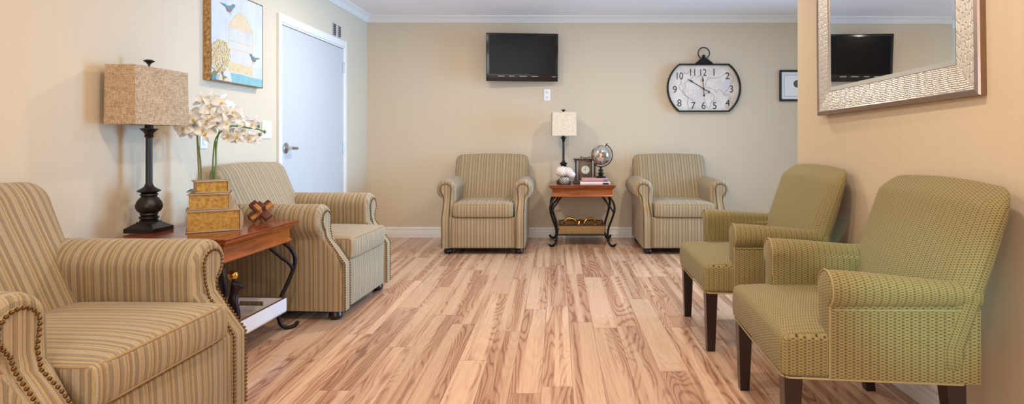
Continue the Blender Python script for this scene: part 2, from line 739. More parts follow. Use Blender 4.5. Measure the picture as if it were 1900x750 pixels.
run('trim_back_crown', CROWN, H, (WL(YB), YB), (4.4, YB), (0, -1), 1, 0)
run('trim_left_crown', CROWN, H, (WL(YN), YN), (WL(YB), YB), (1, -KL), 0, -1)
run('baseboard_back', SKIRT, 0, (WL(YB), YB), (4.4, YB), (0, -1), 1, 0)
y0, _ = on_left(512.8, 100)
y1, _ = on_left(640, 100)
run('baseboard_left', SKIRT, 0, (WL(YN), YN), (WL(y0), y0), (1, -KL), 0, 0)
run('baseboard_left_corner', SKIRT, 0, (WL(y1), y1), (WL(YB), YB), (1, -KL), 0, -1)
run('baseboard_right', SKIRT, 0, (XR, YC), (XR, YN), (-1, 0), -1, 0)
run('baseboard_right_end', SKIRT, 0, (XR + .13, YC), (XR, YC), (0, 1), 0, 1)

# ------------------------------------------------------------------ things on the left wall


def left_frame(name, y, label=None, cat=None, z=0.0, group=None):
    """an Empty on the wall: local +y runs along the wall into the room's depth, local +x out of the wall"""
    o = thing(name, label, cat, (WL(y), y, z), ANG_L * -1 * -1, group)
    return o


# door
yd0, zt = on_left(512.8, 16.8)
yd1, _ = on_left(639.7, 78.4)
dr = thing('door_1', None, None, (WL(yd0), yd0, 0), -math.atan(KL) * -1)
dr.rotation_euler = (0, 0, -math.atan(KL))
dr['kind'] = 'structure'
dr['label'] = 'white flush door in the left wall with steel lever'
LW = math.hypot(yd1 - yd0, WL(yd1) - WL(yd0))
ZT = 2.04
b = MB()
for (a, c, d, e) in ((0, 0.05, 0, ZT), (LW - 0.05, LW, 0, ZT), (0.05, LW - 0.05, ZT - 0.06, ZT)):
    b.rbox(-0.01, 0.022, a, c, d, e, 0.003, 2, 1)
for (a, c, d, e) in ((0.05, 0.062, 0, ZT - 0.06), (LW - 0.062, LW - 0.05, 0, ZT - 0.06), (0.05, LW - 0.05, ZT - 0.075, ZT - 0.06)):
    b.box(-0.01, 0.012, a, c, d, e)
b.build('door_frame', M['trim'], dr)
MB().rbox(-0.005, 0.010, 0.066, LW - 0.064, 0.008, ZT - 0.080, 0.003, 2, 1).build('door_panel', M['door'], dr)
MB().box(-0.006, 0.002, 0.05, LW - 0.05, 0.0, ZT - 0.06).build('door_gap', M['black'], dr)
yh, zh = on_left(534, 275, 0.03)
hl = (yh - yd0)
b = MB()
mt = Matrix.Translation((0.010, hl, zh)) @ Matrix.Rotation(R(90), 4, 'Y')
b.lathe([(0.001, 0), (0.042, 0), (0.042, 0.010), (0.034, 0.014), (0.012, 0.016), (0.012, 0.055), (0.001, 0.055)], 28, mat=mt)
b.tube(cr([(0.058, hl - 0.012, zh), (0.060, hl + 0.02, zh), (0.060, hl + 0.05, zh - .001), (0.058, hl + 0.095, zh - 0.002)], 4), 0.013, 12)
b.build('door_handle', M['chrome'], dr)
for zz in (1.78, 0.99, 0.25):
    b = MB()
    b.tube([(0.014, LW - 0.063, zz - 0.05), (0.014, LW - 0.063, zz + 0.05)], 0.008, 10)
    b.box(0.010, 0.0125, LW - 0.085, LW - 0.04, zz - 0.045, zz + 0.045)
    b.build('hinge', M['chrome'], dr)


def wall_plate(name, label, px0, px1, py0, py1, kind):
    ya, za = on_left(px0, py0)
    yb, zb = on_left(px1, py1)
    ym = (ya + yb) / 2
    W = yb - ya
    ztop = EYE - (py0 - PY) * ym / FPX
    zbot = EYE - (py1 - PY) * ym / FPX
    hh = (ztop - zbot) / 2
    t = thing(name, label, {'light_switch': 'switch', 'wall_grille': 'vent'}[name], (WL(ym), ym, (ztop + zbot) / 2), -math.atan(KL))
    if kind == 'grille':
        t['group'] = 'small grilles over the door'
        MB().rbox(0, 0.006, -W / 2, W / 2, -hh, hh, 0.002, 2, 1).build('plate', M['grille'], t)
        b = MB()
        n = 6
        for i in range(n):
            z = -hh * 0.82 + 1.64 * hh * (i + 0.5) / n
            b.box(0.0055, 0.0085, -W * 0.34, W * 0.34, z - hh * 0.10, z + hh * 0.085)
        b.build('louvre', M['slot'], t)
    else:
        MB().rbox(0, 0.007, -W / 2, W / 2, -hh, hh, 0.003, 3, 1).build('switch_plate', M['plastic'], t)
        for k in range(kind):
            c = (k - (kind - 1) / 2) * 0.046
            MB().rbox(0.006, 0.012, c - 0.016, c + 0.016, -0.033, 0.033, 0.002, 2, 1).build('rocker', M['plastic'], t)
    return t


M['grille'] = simple('grey_grille', (186, 178, 174), 0.5)
wall_plate('wall_grille', 'small louvred wall grille above the door, the one nearer the painting', 616.2, 623.2, 42, 68, 'grille')
wall_plate('wall_grille', 'small louvred wall grille above the door, the one nearer the room corner', 626, 631.8, 47, 71, 'grille')
wall_plate('light_switch', 'double rocker light switch plate beside the white door', 485.5, 502, 225, 257, 2)
wall_plate('light_switch', 'single white switch plate behind the orchid stems', 370.5, 383.5, 241, 276, 1)

# painting ----------------------------------------------------------
ya, zbt = on_left(391, 147, 0.045)
yb, zb2 = on_left(488, 165.5, 0.045)
_, ztp = on_left(488, 11, 0.045)
zbt = (zbt + zb2) / 2
PWD = yb - ya
PH = ztp - zbt
PT = 0.042
pt = thing('canvas_painting', 'painting of a gold birdcage with two blue birds and a blossoming tree', 'painting', (WL(ya), ya, zbt), -math.atan(KL))
g = G('gilded_canvas_edge', 0.55, 0.1)
n = g.noise(g.obj(), 55, 4)
g.col(g.ramp(n, [(0.3, lin(112, 78, 36)), (0.5, lin(176, 132, 72)), (0.7, lin(206, 172, 112))]))
M['gild'] = g.m
g = G('pale_canvas', 0.7)
n = g.noise(g.obj(), 7, 4)
g.col(g.ramp(n, [(0.3, lin(190, 194, 198)), (0.55, lin(206, 205, 204)), (0.75, lin(212, 200, 188))]))
M['canvas'] = g.m
M['p_gold'] = simple('painted_gold', (216, 180, 128), 0.6, vary=0.25, scale=60)
M['p_pale'] = simple('painted_pale_gold', (216, 194, 160), 0.6, vary=0.15, scale=60)
M['p_gold2'] = simple('painted_ochre', (198, 156, 92), 0.6, vary=0.3, scale=50)
M['p_yellow'] = simple('painted_yellow', (222, 200, 138), 0.6, vary=0.2, scale=50)
M['p_teal'] = simple('painted_teal', (134, 178, 180), 0.6, vary=0.25, scale=22)
M['p_blue'] = simple('painted_blue', (96, 134, 144), 0.6, vary=0.35, scale=60)
M['p_red'] = simple('painted_rust', (142, 112, 104), 0.6, vary=0.3, scale=60)
M['p_leaf'] = simple('painted_olive', (120, 128, 84), 0.6, vary=0.4, scale=40)
M['p_dark'] = simple('painted_dark', (84, 84, 70), 0.6)
M['silver'] = simple('silver_edge', (150, 140, 126), 0.35, metal=0.8)
MB().box(0, PT, 0, PWD, 0, PH).build('stretched_canvas', M['gild'], pt)
# thin silver lip along the bottom and side of the face
b = MB()
for (a, c, d, e) in ((0, PWD, 0, 0.007), (0, PWD, PH - 0.007, PH), (0, 0.006, 0, PH), (PWD - 0.006, PWD, 0, PH)):
    b.box(PT - 0.002, PT + 0.004, a, c, d, e)
b.build('edge_lip', M['silver'], pt)
b = MB()
b.box(PT, PT + 0.002, 0.005, PWD - 0.005, 0.005, PH - 0.005, 0)
XF = PT + 0.0022
lay = [0]


def pp(px, py):
    """a spot of the picture -> (along, up) on the canvas, clamped"""
    y, z = on_left(px, py, 0.045)
    return max(0.008, min(PWD - 0.008, y - ya)), max(0.008, min(PH - 0.008, z - zbt))


def poly(pts, mi):
    lay[0] += 0.000005
    b.add([(XF + lay[0], u, v) for u, v in pts], [tuple(range(len(pts)))], mi)


def line(pts, wd, mi):
    for i in range(len(pts) - 1):
        (u0, v0), (u1, v1) = pts[i], pts[i + 1]
        L = math.hypot(u1 - u0, v1 - v0)
        if L < 1e-6:
            continue
        nx, nz = -(v1 - v0) / L * wd / 2, (u1 - u0) / L * wd / 2
        poly([(u0 - nx, v0 - nz), (u1 - nx, v1 - nz), (u1 + nx, v1 + nz), (u0 + nx, v0 + nz)], mi)


def blob(u, v, ru, rv, mi, a=0.0, n=9):
    poly([(max(.008, min(PWD - .008, u + ru * math.cos(t) * math.cos(a) - rv * math.sin(t) * math.sin(a))),
           max(.008, min(PH - .008, v + ru * math.cos(t) * math.sin(a) + rv * math.sin(t) * math.cos(a)))) for t in [2 * PI * i / n for i in range(n)]], mi)


# water
poly([pp(428, 135), pp(450, 139), pp(470, 145), pp(487, 148), pp(487, 163), pp(450, 158), pp(431, 154)], 3)
# cage
c1, c2, c3 = pp(423.5, 48), pp(468.5, 60), pp(447, 23)
topc = pp(446, 25)
w0, w1 = pp(425, 48)[0], pp(469, 60)[0]
zs = pp(424, 46)[1]
zbase = pp(425, 133)[1]
zb_hi = pp(425, 114)[1]
wc = (w0 + w1) / 2
dome = [(w0 + (w1 - w0) * i / 12, zs + (topc[1] - zs) * (1 - abs(i / 6 - 1) ** 1.7)) for i in range(13)]
poly(dome, 2)
poly([(w0, zbase + .015), (w1, zbase), (w1, zs), (w0, zs)], 8)
line(dome, 0.006, 1)
for k in range(15):
    u = w0 + (w1 - w0) * k / 14
    line([(u, zbase), (u, zs + (topc[1] - zs) * (1 - abs(k / 7 - 1) ** 1.7) * 0.98)], 0.0026, 1)
line([(w0, zbase), (w0, zs)], 0.005, 1)
line([(w1, zbase - .02), (w1, zs)], 0.006, 1)
for z_ in (zs, zs - 0.012, (zs + zb_hi) / 2 + .02, (zs + zb_hi) / 2 - .03):
    line([(w0, z_), (w1, z_)], 0.004, 1)
line([(wc, topc[1]), (wc, PH - 0.01)], 0.003, 1)
poly([(w0 - .004, zbase), (w1 + .004, zbase), (w1 + .004, zb_hi), (w0 - .004, zb_hi)], 2)
for k in range(110):
    blob(random.uniform(w0, w1), random.uniform(zbase + .006, zb_hi - .006), 0.006, 0.004, random.choice((1, 6, 2)), random.random() * 3)
# tree
for k in range(620):
    a, rr = random.random() * 2 * PI, math.sqrt(random.random())
    px_ = 408 + 20 * rr * math.cos(a)
    py_ = 104 + 31 * rr * math.sin(a)
    u, v = pp(max(393, px_), py_)
    blob(u, v, random.uniform(.004, .010), random.uniform(.0025, .005), random.choice((6, 6, 2, 1, 6, 10)), random.random() * 3)
for q in ((395, 158, 414, 118), (404, 154, 402, 122), (404, 150, 418, 128)):
    line([pp(q[0], q[1]), pp(q[2], q[3])], 0.003, 4)
for (px_, py_, ru, rv, mi, a) in ((397, 140, .035, .022, 7, 1.0), (401, 146, .03, .018, 3, .3), (417, 150, .05, .03, 7, -.3), (409, 146, .02, .03, 2, 0),
                                  (396, 152, .03, .02, 5, .6), (421, 155, .04, .02, 2, 0), (413, 142, .008, .035, 4, .2)):
    u, v = pp(px_, py_)
    blob(u, v, ru, rv, mi, a, 14)


def bird(px_, py_, s, fl):
    u, v = pp(px_, py_)
    q = lambda a, c: (u + fl * a * s, v + c * s)
    poly([q(-.075, .018), q(-.03, .016), q(0, .024), q(.03, .03), q(.035, .01), q(0, -.022), q(-.03, -.02), q(-.045, 0)], 5)
    poly([q(-.12, .02), q(-.05, .022), q(-.03, .004), q(-.06, .006)], 5)
    poly([q(-.045, .0), q(.0, .01), q(.02, -.01), q(-.01, -.022), q(-.035, -.02)], 4)
    blob(u + fl * .038 * s, v + .030 * s, .016 * s, .013 * s, 5)
    poly([q(.05, .036), q(.066, .044), q(.05, .028)], 5)
    line([q(-.005, -.02), q(-.008, -.042)], .002 * s, 9)
    line([q(.008, -.02), q(.010, -.042)], .002 * s, 9)


bird(427, 17, 0.95, 1)
bird(470, 110, 0.75, -1)
b.build('canvas_face', [M['canvas'], M['p_gold'], M['p_pale'], M['p_teal'], M['p_red'], M['p_blue'], M['p_yellow'], M['p_leaf'], M['canvas'], M['p_dark'], M['p_gold2']], pt, recalc=False)

# ------------------------------------------------------------------ striped armchair


def armchair_profile():
    # body of an arm (u, z), starting at the inner bottom, going up the inside, over the roll, down the outside
    o = [(0.300, 0.058), (0.297, 0.20), (0.292, 0.34), (0.284, 0.42), (0.276, 0.50)]
    o += arc(0.367, 0.597, 0.095, 190, 14, 16)
    o += arc(0.367, 0.597, 0.095, 4, -55, 6)
    o += [(0.403, 0.500), (0.394, 0.47), (0.391, 0.40), (0.388, 0.30), (0.388, 0.058)]
    return o


def setback(z):
    return 0.118 * sm((z - 0.33) / 0.19)


def arm_meshes(sg, root):
    O = armchair_profile()
    # centre line for shrinking the outline inwards at the front
    def shrink(p, d):
        u, z = p
        if z > 0.5:
            c = Vector((0.367, 0.597))
            q = Vector(p) - c
            return tuple(c + q * (1 - d / 0.095))
        cu = 0.345
        k = (1 - d / 0.045)
        t = sm((z - 0.42) / 0.08)
        return (cu + (u - cu) * (k * (1 - t) + (1 - d / 0.095) * t), z)
    loops = []
    VB = 0.80
    for v, d in ((VB, 0), (0.6, 0), (0.4, 0), (0.25, 0), (0.15, 0), (0.06, 0), (0.030, 0), (0.014, 0.004), (0.004, 0.012), (0.0, 0.022)):
        L = []
        for p in O:
            u, z = shrink(p, d)
            k = setback(z) * sm(1 - (v - 0.03) / 0.7) if v > 0.03 else setback(z)
            drop = 0.0
            # gathers round the roll front
            L.append(Vector((sg * u, v + k if v < 0.5 else v, z - drop)))
        loops.append(L)

    b = MB()
    b.loft(loops, cap=False)
    n_ = len(O)
    b.add(loops[0], [tuple(range(n_))])
    rows = []
    for i in range(n_ // 2):
        j = n_ - 1 - i
        if i + 1 < j - 1:
            rows.append((i, i + 1, j - 1, j))
        elif i + 1 == j - 1:
            rows.append((i, i + 1, j))
    b.add(loops[-1], rows)
    # stripes run round the roll, so they vary along the depth; the front cap carries upright stripes
    for i, f in enumerate(b.f):
        ps = [Vector(b.v[j]) for j in f]
        n = (ps[1] - ps[0]).cross(ps[2] - ps[0])
        if n.length:
            n.normalize()
        b.mi[i] = 1 if abs(n.y) > 0.45 and sum(p.y for p in ps) / len(ps) < 0.3 else 0
    b.build('arm', [M['stripe_v'], M['stripe_u']], root, 50)
    # raised front panel
    inner = [(0.312, 0.060), (0.312, 0.20), (0.312, 0.34), (0.318, 0.42), (0.324, 0.48), (0.322, 0.535)]
    K = inner + arc(0.367, 0.600, 0.053, 195, -40, 16) + [(0.388, 0.535), (0.382, 0.50), (0.381, 0.44), (0.383, 0.34), (0.383, 0.20), (0.383, 0.060)]
    b = MB()
    for dv in (0,):
        L0 = [Vector((sg * u, setback(z) + 0.004, z)) for u, z in K]
        L1 = [Vector((sg * u, setback(z) - 0.004, z)) for u, z in K]
        cc = lambda u, z: ((u - (0.348 if z < .5 else 0.36)) * 0.93 + (0.348 if z < .5 else 0.36), z)
        L2 = [Vector((sg * cc(u, z)[0], setback(z) - 0.008, cc(u, z)[1])) for u, z in K]
        b.loft([L0, L1, L2], cap=False)
        # fill between the left and right side of the panel, row by row
        n = len(K)
        vs = L2
        fs = []
        for i in range(n // 2 - (0 if n % 2 else 0)):
            j = n - 1 - i
            if i + 1 < j - 1 or i + 1 <= j - 1:
                if i + 1 == j - 1:
                    fs.append((i, i + 1, j))
                else:
                    fs.append((i, i + 1, j - 1, j))
        b.add(vs, fs)
    panel = b.build('arm_panel', M['stripe_u'], root, 60)
    # nailheads and cord round the panel
    path = [Vector((sg * u, setback(z) - 0.006, z)) for u, z in K]
    b = MB()
    b.tube([p + Vector((0, 0.004, 0)) for p in path], 0.0045, 6)
    b.build('piping', M['piping'], panel)
    b = MB()
    acc, step = 0.0, 0.0150
    for i in range(len(path) - 1):
        a, c = path[i], path[i + 1]
        L = (c - a).length
        t = -acc + step if i else 0.004
        t = max(t, 0)
        while t < L:
            p = a.lerp(c, t / L)
            b.ball((p.x, p.y - 0.003, p.z), 0.0058, 10, 6)
            t += step
        acc = L - (t - step)
    b.build('nailhead_trim', M['nail'], panel, 89)


def back_front(z):     # depth of the front face of the back
    return 0.545 + 0.218 * max(0, (z - 0.42) / 0.46) ** 0.9 if z > 0.42 else 0.545


def make_armchair():
    root = thing('armchair', '', 'armchair', group='striped roll-arm armchairs')
    # base
    def base_fn(p):
        return p
    MB().rbox(-0.305, 0.305, 0.006, 0.80, 0.058, 0.345, 0.012, 3, 8, mifn=lambda n, c: 1 if abs(n.x) > 0.8 else 0,
              fn=lambda p: (p.x, p.y - 0.010 * (1 - (p.x / 0.305) ** 2) * (1 - abs(p.z - 0.2) / 0.145) if p.y < 0.1 else p.y, p.z)).build('seat_base', [M['stripe_u'], M['stripe_v']], root)
    for sg in (-1, 1):
        arm_meshes(sg, root)

    # back
    def bf(p):
        x, y, z = p
        t = (z - 0.30) / 0.61           # 0 bottom .. 1 top
        f = back_front(z)
        rr = 0.80 + 0.055 * t           # rear face
        k = (y - 0.60) / 0.16           # 0 front .. 1 rear within the box
        belly = 0.022 * math.cos(PI * max(-1, min(1, x / 0.39)) * 0.5) * (1 - k) * math.sin(PI * max(0, min(1, t)))
        yy = f + (rr - f) * max(-0.05, min(1.05, k)) - belly
        return (x, yy, z + 0.012 * math.cos(x / 0.39 * PI / 2) * sm((t - 0.8) / 0.2))
    MB().rbox(-0.388, 0.388, 0.60, 0.76, 0.30, 0.912, 0.068, 5, 12, fn=bf, mifn=lambda n, c: 1 if abs(n.x) > 0.8 else 0).build('backrest', [M['stripe_u'], M['stripe_v']], root, 60)

    # cushion
    def cf(p):
        x, y, z = p
        e = (1 - (x / 0.282) ** 4) * (1 - ((y - 0.28) / 0.29) ** 4)
        e = max(0, e)
        zz = z + (0.022 * e if z > 0.41 else 0)
        bulge = 0.010 * (1 - ((z - 0.412) / 0.07) ** 2)
        yy = y - bulge if y < 0.05 else y
        return (x, yy, zz)
    cu = MB().rbox(-0.280, 0.280, -0.004, 0.57, 0.348, 0.474, 0.018, 4, 10, fn=cf, mifn=lambda n, c: 1 if abs(n.x) > 0.8 else 0).build('seat_cushion', [M['stripe_u'], M['stripe_v']], root, 60)
    for zz in (0.468, 0.356):
        pts = []
        r = 0.03
        cs = [(-0.277, 0.55), (-0.277, 0.30), (-0.277, r)] + [(-0.277 + r - r * math.cos(a), r - r * math.sin(a)) for a in (0.4, 0.8, 1.2)] + \
             [(-0.22, -0.003)] + [(x / 10, -0.004) for x in range(-2, 3)] + [(0.22, -0.003)] + \
             [(0.277 - r + r * math.sin(a), r - r * math.cos(a)) for a in (0.37, 0.77, 1.17)] + [(0.277, r), (0.277, 0.30), (0.277, 0.55)]
        MB().tube([(x, y, zz) for x, y in cs], 0.0048, 8).build('cushion_piping', M['piping'], cu)
    for x in (-0.335, 0.335):
        for y in (0.07, 0.72):
            MB().lathe([(0.001, 0), (0.026, 0), (0.038, 0.010), (0.042, 0.024), (0.038, 0.040), (0.030, 0.052), (0.030, 0.060), (0.001, 0.060)], 20, c=(x, y, 0)).build('foot', M['espresso'], root)
    MB().box(-0.36, 0.36, 0.05, 0.76, 0.045, 0.06).build('dust_cover', M['black'], root)
    return root


A = make_armchair()
A.location = (-0.70, 5.43, 0)
A['label'] = 'striped armchair against the back wall, directly below the television'
dup(A, (1.185, 5.43, 0), R(0), 'striped armchair against the back wall, below the wall clock')
dup(A, (-1.243, 3.825, 0), R(86.5), 'striped armchair standing in front of the white door')
B_ = dup(A, (-1.235, 1.855, 0), R(88.3), 'striped armchair nearest the camera, cut off by the left edge')
B_.scale = (1.07, 1, 1.0)

# ------------------------------------------------------------------ green chair


def make_green():
    root = thing('side_chair', '', 'armchair', group='olive dash-weave chairs')

    def flare(x, y):
        return x * (1 + 0.11 * max(0, y) / 0.7)

    def mt(n, c):
        return 1 if abs(n.x) > 0.55 else 0

    # seat
    def sf(p):
        x, y, z = p
        e = max(0, (1 - (x / 0.34) ** 4)) * max(0, (1 - ((y - 0.27) / 0.28) ** 4))
        zz = z + (0.028 * e if z > 0.40 else 0)
        yy = y - (0.008 * (1 - ((z - 0.37) / 0.08) ** 2) if y < 0.05 else 0)
        return (flare(x, y), yy, zz)
    MB().rbox(-0.328, 0.328, 0.0, 0.56, 0.300, 0.442, 0.022, 4, 10, fn=sf, mifn=mt).build('seat', [M['dash_u'], M['dash_v']], root, 60)
    # welt along the lower edge
    b = MB()
    pts = [(-flare(0.329, 0.55), 0.55), (-flare(0.329, 0.25), 0.25), (-0.328, 0.02), (-0.31, 0.001), (0, -0.001), (0.31, 0.001), (0.328, 0.02), (flare(0.329, 0.25), 0.25), (flare(0.329, 0.55), 0.55)]
    b.tube([(x, y, 0.302) for x, y in pts], 0.0034, 8)
    b.build('bottom_piping', M['piping_green'], root)
    for sg in (-1, 1):
        def prof(v):
            t = sm((v - 0.14) / 0.45)
            r = 0.060 - 0.020 * t
            top = 0.650 - 0.028 * t
            cz = top - r
            cu = 0.298 + 0.004 * t
            iu = 0.245
            o = [(iu, 0.33), (iu, 0.42), (iu - 0.002, 0.50), (iu - 0.003, cz - 0.01)]
            o += arc(cu, cz, r, 180, 0, 14)
            o += arc(cu, cz, r, -15, -60, 4)
            o += [(0.331, cz - r * 0.86 - 0.010), (0.330, cz - r - 0.02), (0.330, 0.40), (0.330, 0.304)]
            return [(u, z) for u, z in o]
        loops = []
        uvs = []
        for v, d in ((0.60, 0), (0.50, 0), (0.38, 0), (0.27, 0), (0.19, 0), (0.155, 0), (0.145, 0.004), (0.140, 0.012)):
            L = []
            for u, z in prof(v):
                if d:
                    cu = 0.292
                    u = cu + (u - cu) * (1 - d / 0.05)
                    if z > 0.55:
                        z = 0.59 + (z - 0.59) * (1 - d / 0.06)
                L.append(Vector((sg * flare(u, v), v, z)))
            loops.append(L)
            acc_ = 0.0
            for i_, (u, z) in enumerate(prof(0.14)):
                if i_:
                    acc_ += math.dist((u, z), prof(0.14)[i_ - 1])
                uvs.append((v, -acc_))
        b = MB()
        b.loft(loops)
        for i, f in enumerate(b.f):
            ps = [Vector(b.v[j]) for j in f]
            n = (ps[1] - ps[0]).cross(ps[2] - ps[0])
            if n.length:
                n.normalize()
            b.mi[i] = 1 if abs(n.y) > 0.7 else 0
        arm = b.build('arm', [M['dash_arm'], M['dash_u']], root, 50)
        ul = arm.data.uv_layers.new(name='weave')
        for lp in arm.data.loops:
            ul.data[lp.index].uv = uvs[lp.vertex_index]
        P = prof(0.14)
        b = MB()
        pth = [(sg * flare(u, 0.14), 0.147 - 0.002, z) for u, z in P[2:]]
        b.tube(pth, 0.0032, 6)
        # seam under the roll
        b.tube([(sg * (flare(prof(v)[-3][0], v) + 0.002), v, prof(v)[-4][1]) for v in (0.15, 0.25, 0.35, 0.45, 0.58)], 0.003, 6)
        b.build('arm_piping', M['piping_green'], arm)

    # back
    def bf(p):
        x, y, z = p
        t = (z - 0.30) / 0.63
        f = 0.465 + 0.168 * max(0, min(1.1, (z - 0.42) / 0.46))
        f += 0.05 * sm((z - 0.86) / 0.08)
        rr = 0.575 + 0.152 * t - 0.012 * min(1, abs(x / 0.36)) ** 5
        k = (y - 0.47) / 0.18
        belly = 0.025 * max(0, math.cos(x / 0.36 * PI / 2)) * (1 - max(0, min(1, k))) * math.sin(PI * max(0, min(1, t)))
        yy = f + (rr - f) * max(-0.05, min(1.05, k)) - belly
        # rounded shoulders
        sx = 1 + 0.05 * sm((z - 0.45) / 0.4)
        xx = x * sx * (1.0 if z > 0.62 else 1.0)
        zz = z + 0.018 * max(0, math.cos(x / 0.36 * PI / 2)) * sm((t - 0.75) / 0.25)
        return (xx, yy, zz)
    bk_ = MB().rbox(-0.366, 0.366, 0.47, 0.65, 0.302, 0.920, 0.082, 7, 14, fn=bf).build('backrest', M['dash_arm'], root, 60)
    # the weave wraps round the sides of the back
    ul = bk_.data.uv_layers.new(name='weave')
    for lp in bk_.data.loops:
        x, y, z = bk_.data.vertices[lp.vertex_index].co
        f = 0.465 + 0.168 * max(0, min(1.1, (z - 0.42) / 0.46)) + 0.05 * sm((z - 0.86) / 0.08)
        q = max(0.0, y - f) * sm((abs(x) - 0.28) / 0.06)
        ul.data[lp.index].uv = (math.copysign(abs(x) + q, x), z + 0.6 * y)
    # legs
    for sg in (-1, 1):
        b = MB()
        x1, y1_, s1, s0 = sg * 0.290, 0.036, 0.030, 0.019
        b.loft([[Vector((x1 + dx * s, y1_ + dy * s, z)) for dx, dy in ((-1, -1), (1, -1), (1, 1), (-1, 1))] for z, s in ((0.0, s0), (0.31, s1))])
        b.build('leg', M['espresso'], root)
        b = MB()
        xx = sg * flare(0.29, 0.55)
        b.loft([[Vector((xx + dx * s, yy + dy * s, z)) for dx, dy in ((-1, -1), (1, -1), (1, 1), (-1, 1))] for z, s, yy in ((0.0, s0, 0.575), (0.15, 0.024, 0.548), (0.31, s1, 0.535))])
        b.build('leg', M['espresso'], root)
        for (fx_, fy_) in ((x1, y1_), (xx, 0.575)):
            pass
    return root


E = make_green()
E.location = (0.750, 3.265, 0)
E.rotation_euler = (0, 0, R(-91.2))
E['label'] = 'olive upholstered chair farther down the right wall, next to the partition end'
dup(E, (0.752, 2.225, 0), R(-93), 'olive upholstered chair nearest the camera, beneath the framed mirror')

# ------------------------------------------------------------------ side table


def make_table():
    root = thing('side_table', '', 'side table', group='wooden side tables with iron legs')
    W, D, T = 0.67, 0.56, 0.617

    def slab(z0, z1, i0, i1, b):
        # frustum from inset i0 at z0 to inset i1 at z1
        b.loft([[Vector((-W / 2 + i, i, z)), Vector((W / 2 - i, i, z)), Vector((W / 2 - i, D - i, z)), Vector((-W / 2 + i, D - i, z))] for z, i in ((z0, i0), (z1, i1))])
    b = MB()
    for (z0, z1, i0, i1) in ((T - 0.012, T - 0.008, 0.004, 0.0), (T - 0.008, T - 0.002, 0.0, 0.0), (T - 0.002, T, 0.0, 0.003)):
        slab(z0, z1, i0, i1, b)
    tp = b.build('table_top', M['cherry_top'], root, 30)
    # inlaid groove lines of the top
    b = MB()
    k = 0.075
    for (a, c, d, e) in ((-W / 2 + k, W / 2 - k, k, k + 0.004), (-W / 2 + k, W / 2 - k, D - k - 0.004, D - k), (-W / 2 + k, -W / 2 + k + 0.004, k, D - k), (W / 2 - k - 0.004, W / 2 - k, k, D - k)):
        b.box(a, c, d, e, T - 0.002, T + 0.0004)
    b.build('inlay_line', M['puzzle_dark'], tp)
    b = MB()
    prof = [(T - 0.012, 0.006), (T - 0.020, 0.008), (T - 0.030, 0.018), (T - 0.042, 0.030), (T - 0.050, 0.034), (T - 0.096, 0.036), (T - 0.102, 0.030), (T - 0.112, 0.026), (T - 0.118, 0.030), (T - 0.118, 0.05)]
    L = [[Vector((-W / 2 + i, i, z)), Vector((W / 2 - i, i, z)), Vector((W / 2 - i, D - i, z)), Vector((-W / 2 + i, D - i, z))] for z, i in prof]
    b.loft(L)
    b.build('apron', M['cherry'], root, 30)
    zb = T - 0.118
    # legs: two bars joining into one, out, in, and a scrolled foot, splayed on the diagonal
    for sx in (-1, 1):
        for sy in (-1, 1):
            def P(o, z, sx=sx, sy=sy):
                # o = distance outwards from the nominal corner along the diagonal (per axis)
                return Vector((sx * (W / 2 - 0.062 + o), D / 2 + sy * (D / 2 - 0.062 + o), z))
            main = cr([P(-0.005, zb + .004), P(0.026, zb - 0.035), P(0.046, zb - 0.09), P(0.044, zb - 0.15), P(0.018, zb - 0.24),
                       P(-0.008, 0.18), P(-0.015, 0.11), P(-0.012, 0.06), P(0.000, 0.025), P(0.022, 0.010), P(0.045, 0.014), P(0.058, 0.030), P(0.060, 0.036)], 5)
            b = MB()
            n = len(main)
            b.tube(main, [0.0110 if i < n * 0.9 else 0.0110 - 0.004 * (i - n * 0.9) / (n * 0.1) for i in range(n)], 10)
            leg = b.build('leg', M['iron'], root)
            b = MB()
            b.tube(cr([P(-0.075, zb + .003), P(-0.045, zb - 0.03), P(-0.010, zb - 0.08), P(0.024, zb - 0.125), P(0.038, zb - 0.165), P(0.026, zb - 0.22)], 5), 0.0090, 10)
            b.build('leg_brace', M['iron'], leg)
    # shelf frame
    b = MB()
    i = 0.09
    cs = [(-W / 2 + i, i), (W / 2 - i, i), (W / 2 - i, D - i), (-W / 2 + i, D - i)]
    for k in range(4):
        a, c = cs[k], cs[(k + 1) % 4]
        b.tube([(a[0], a[1], 0.112), (c[0], c[1], 0.112)], 0.007, 8)
    for k in range(1, 7):
        x = -W / 2 + i + (W - 2 * i) * k / 7
        b.tube([(x, i, 0.112), (x, D - i, 0.112)], 0.0035, 6)
    b.build('shelf_frame', M['iron'], root)
    return root


T2 = make_table()
T2.location = (0.245, 5.79, 0)
T2['label'] = 'cherry wood side table against the back wall between two striped armchairs'
t1 = (-1.505, 3.005)
RT1 = R(86.8)
dup(T2, (t1[0], t1[1], 0), RT1, 'cherry wood side table along the left wall, carrying the large lamp')
TZ = 0.617

# ------------------------------------------------------------------ lamps


def sq_loop(h, z, n=1, cx=0, cy=0, hy=None):
    hy = hy if hy is not None else h
    return [Vector((cx - h, cy - hy, z)), Vector((cx + h, cy - hy, z)), Vector((cx + h, cy + hy, z)), Vector((cx - h, cy + hy, z))]


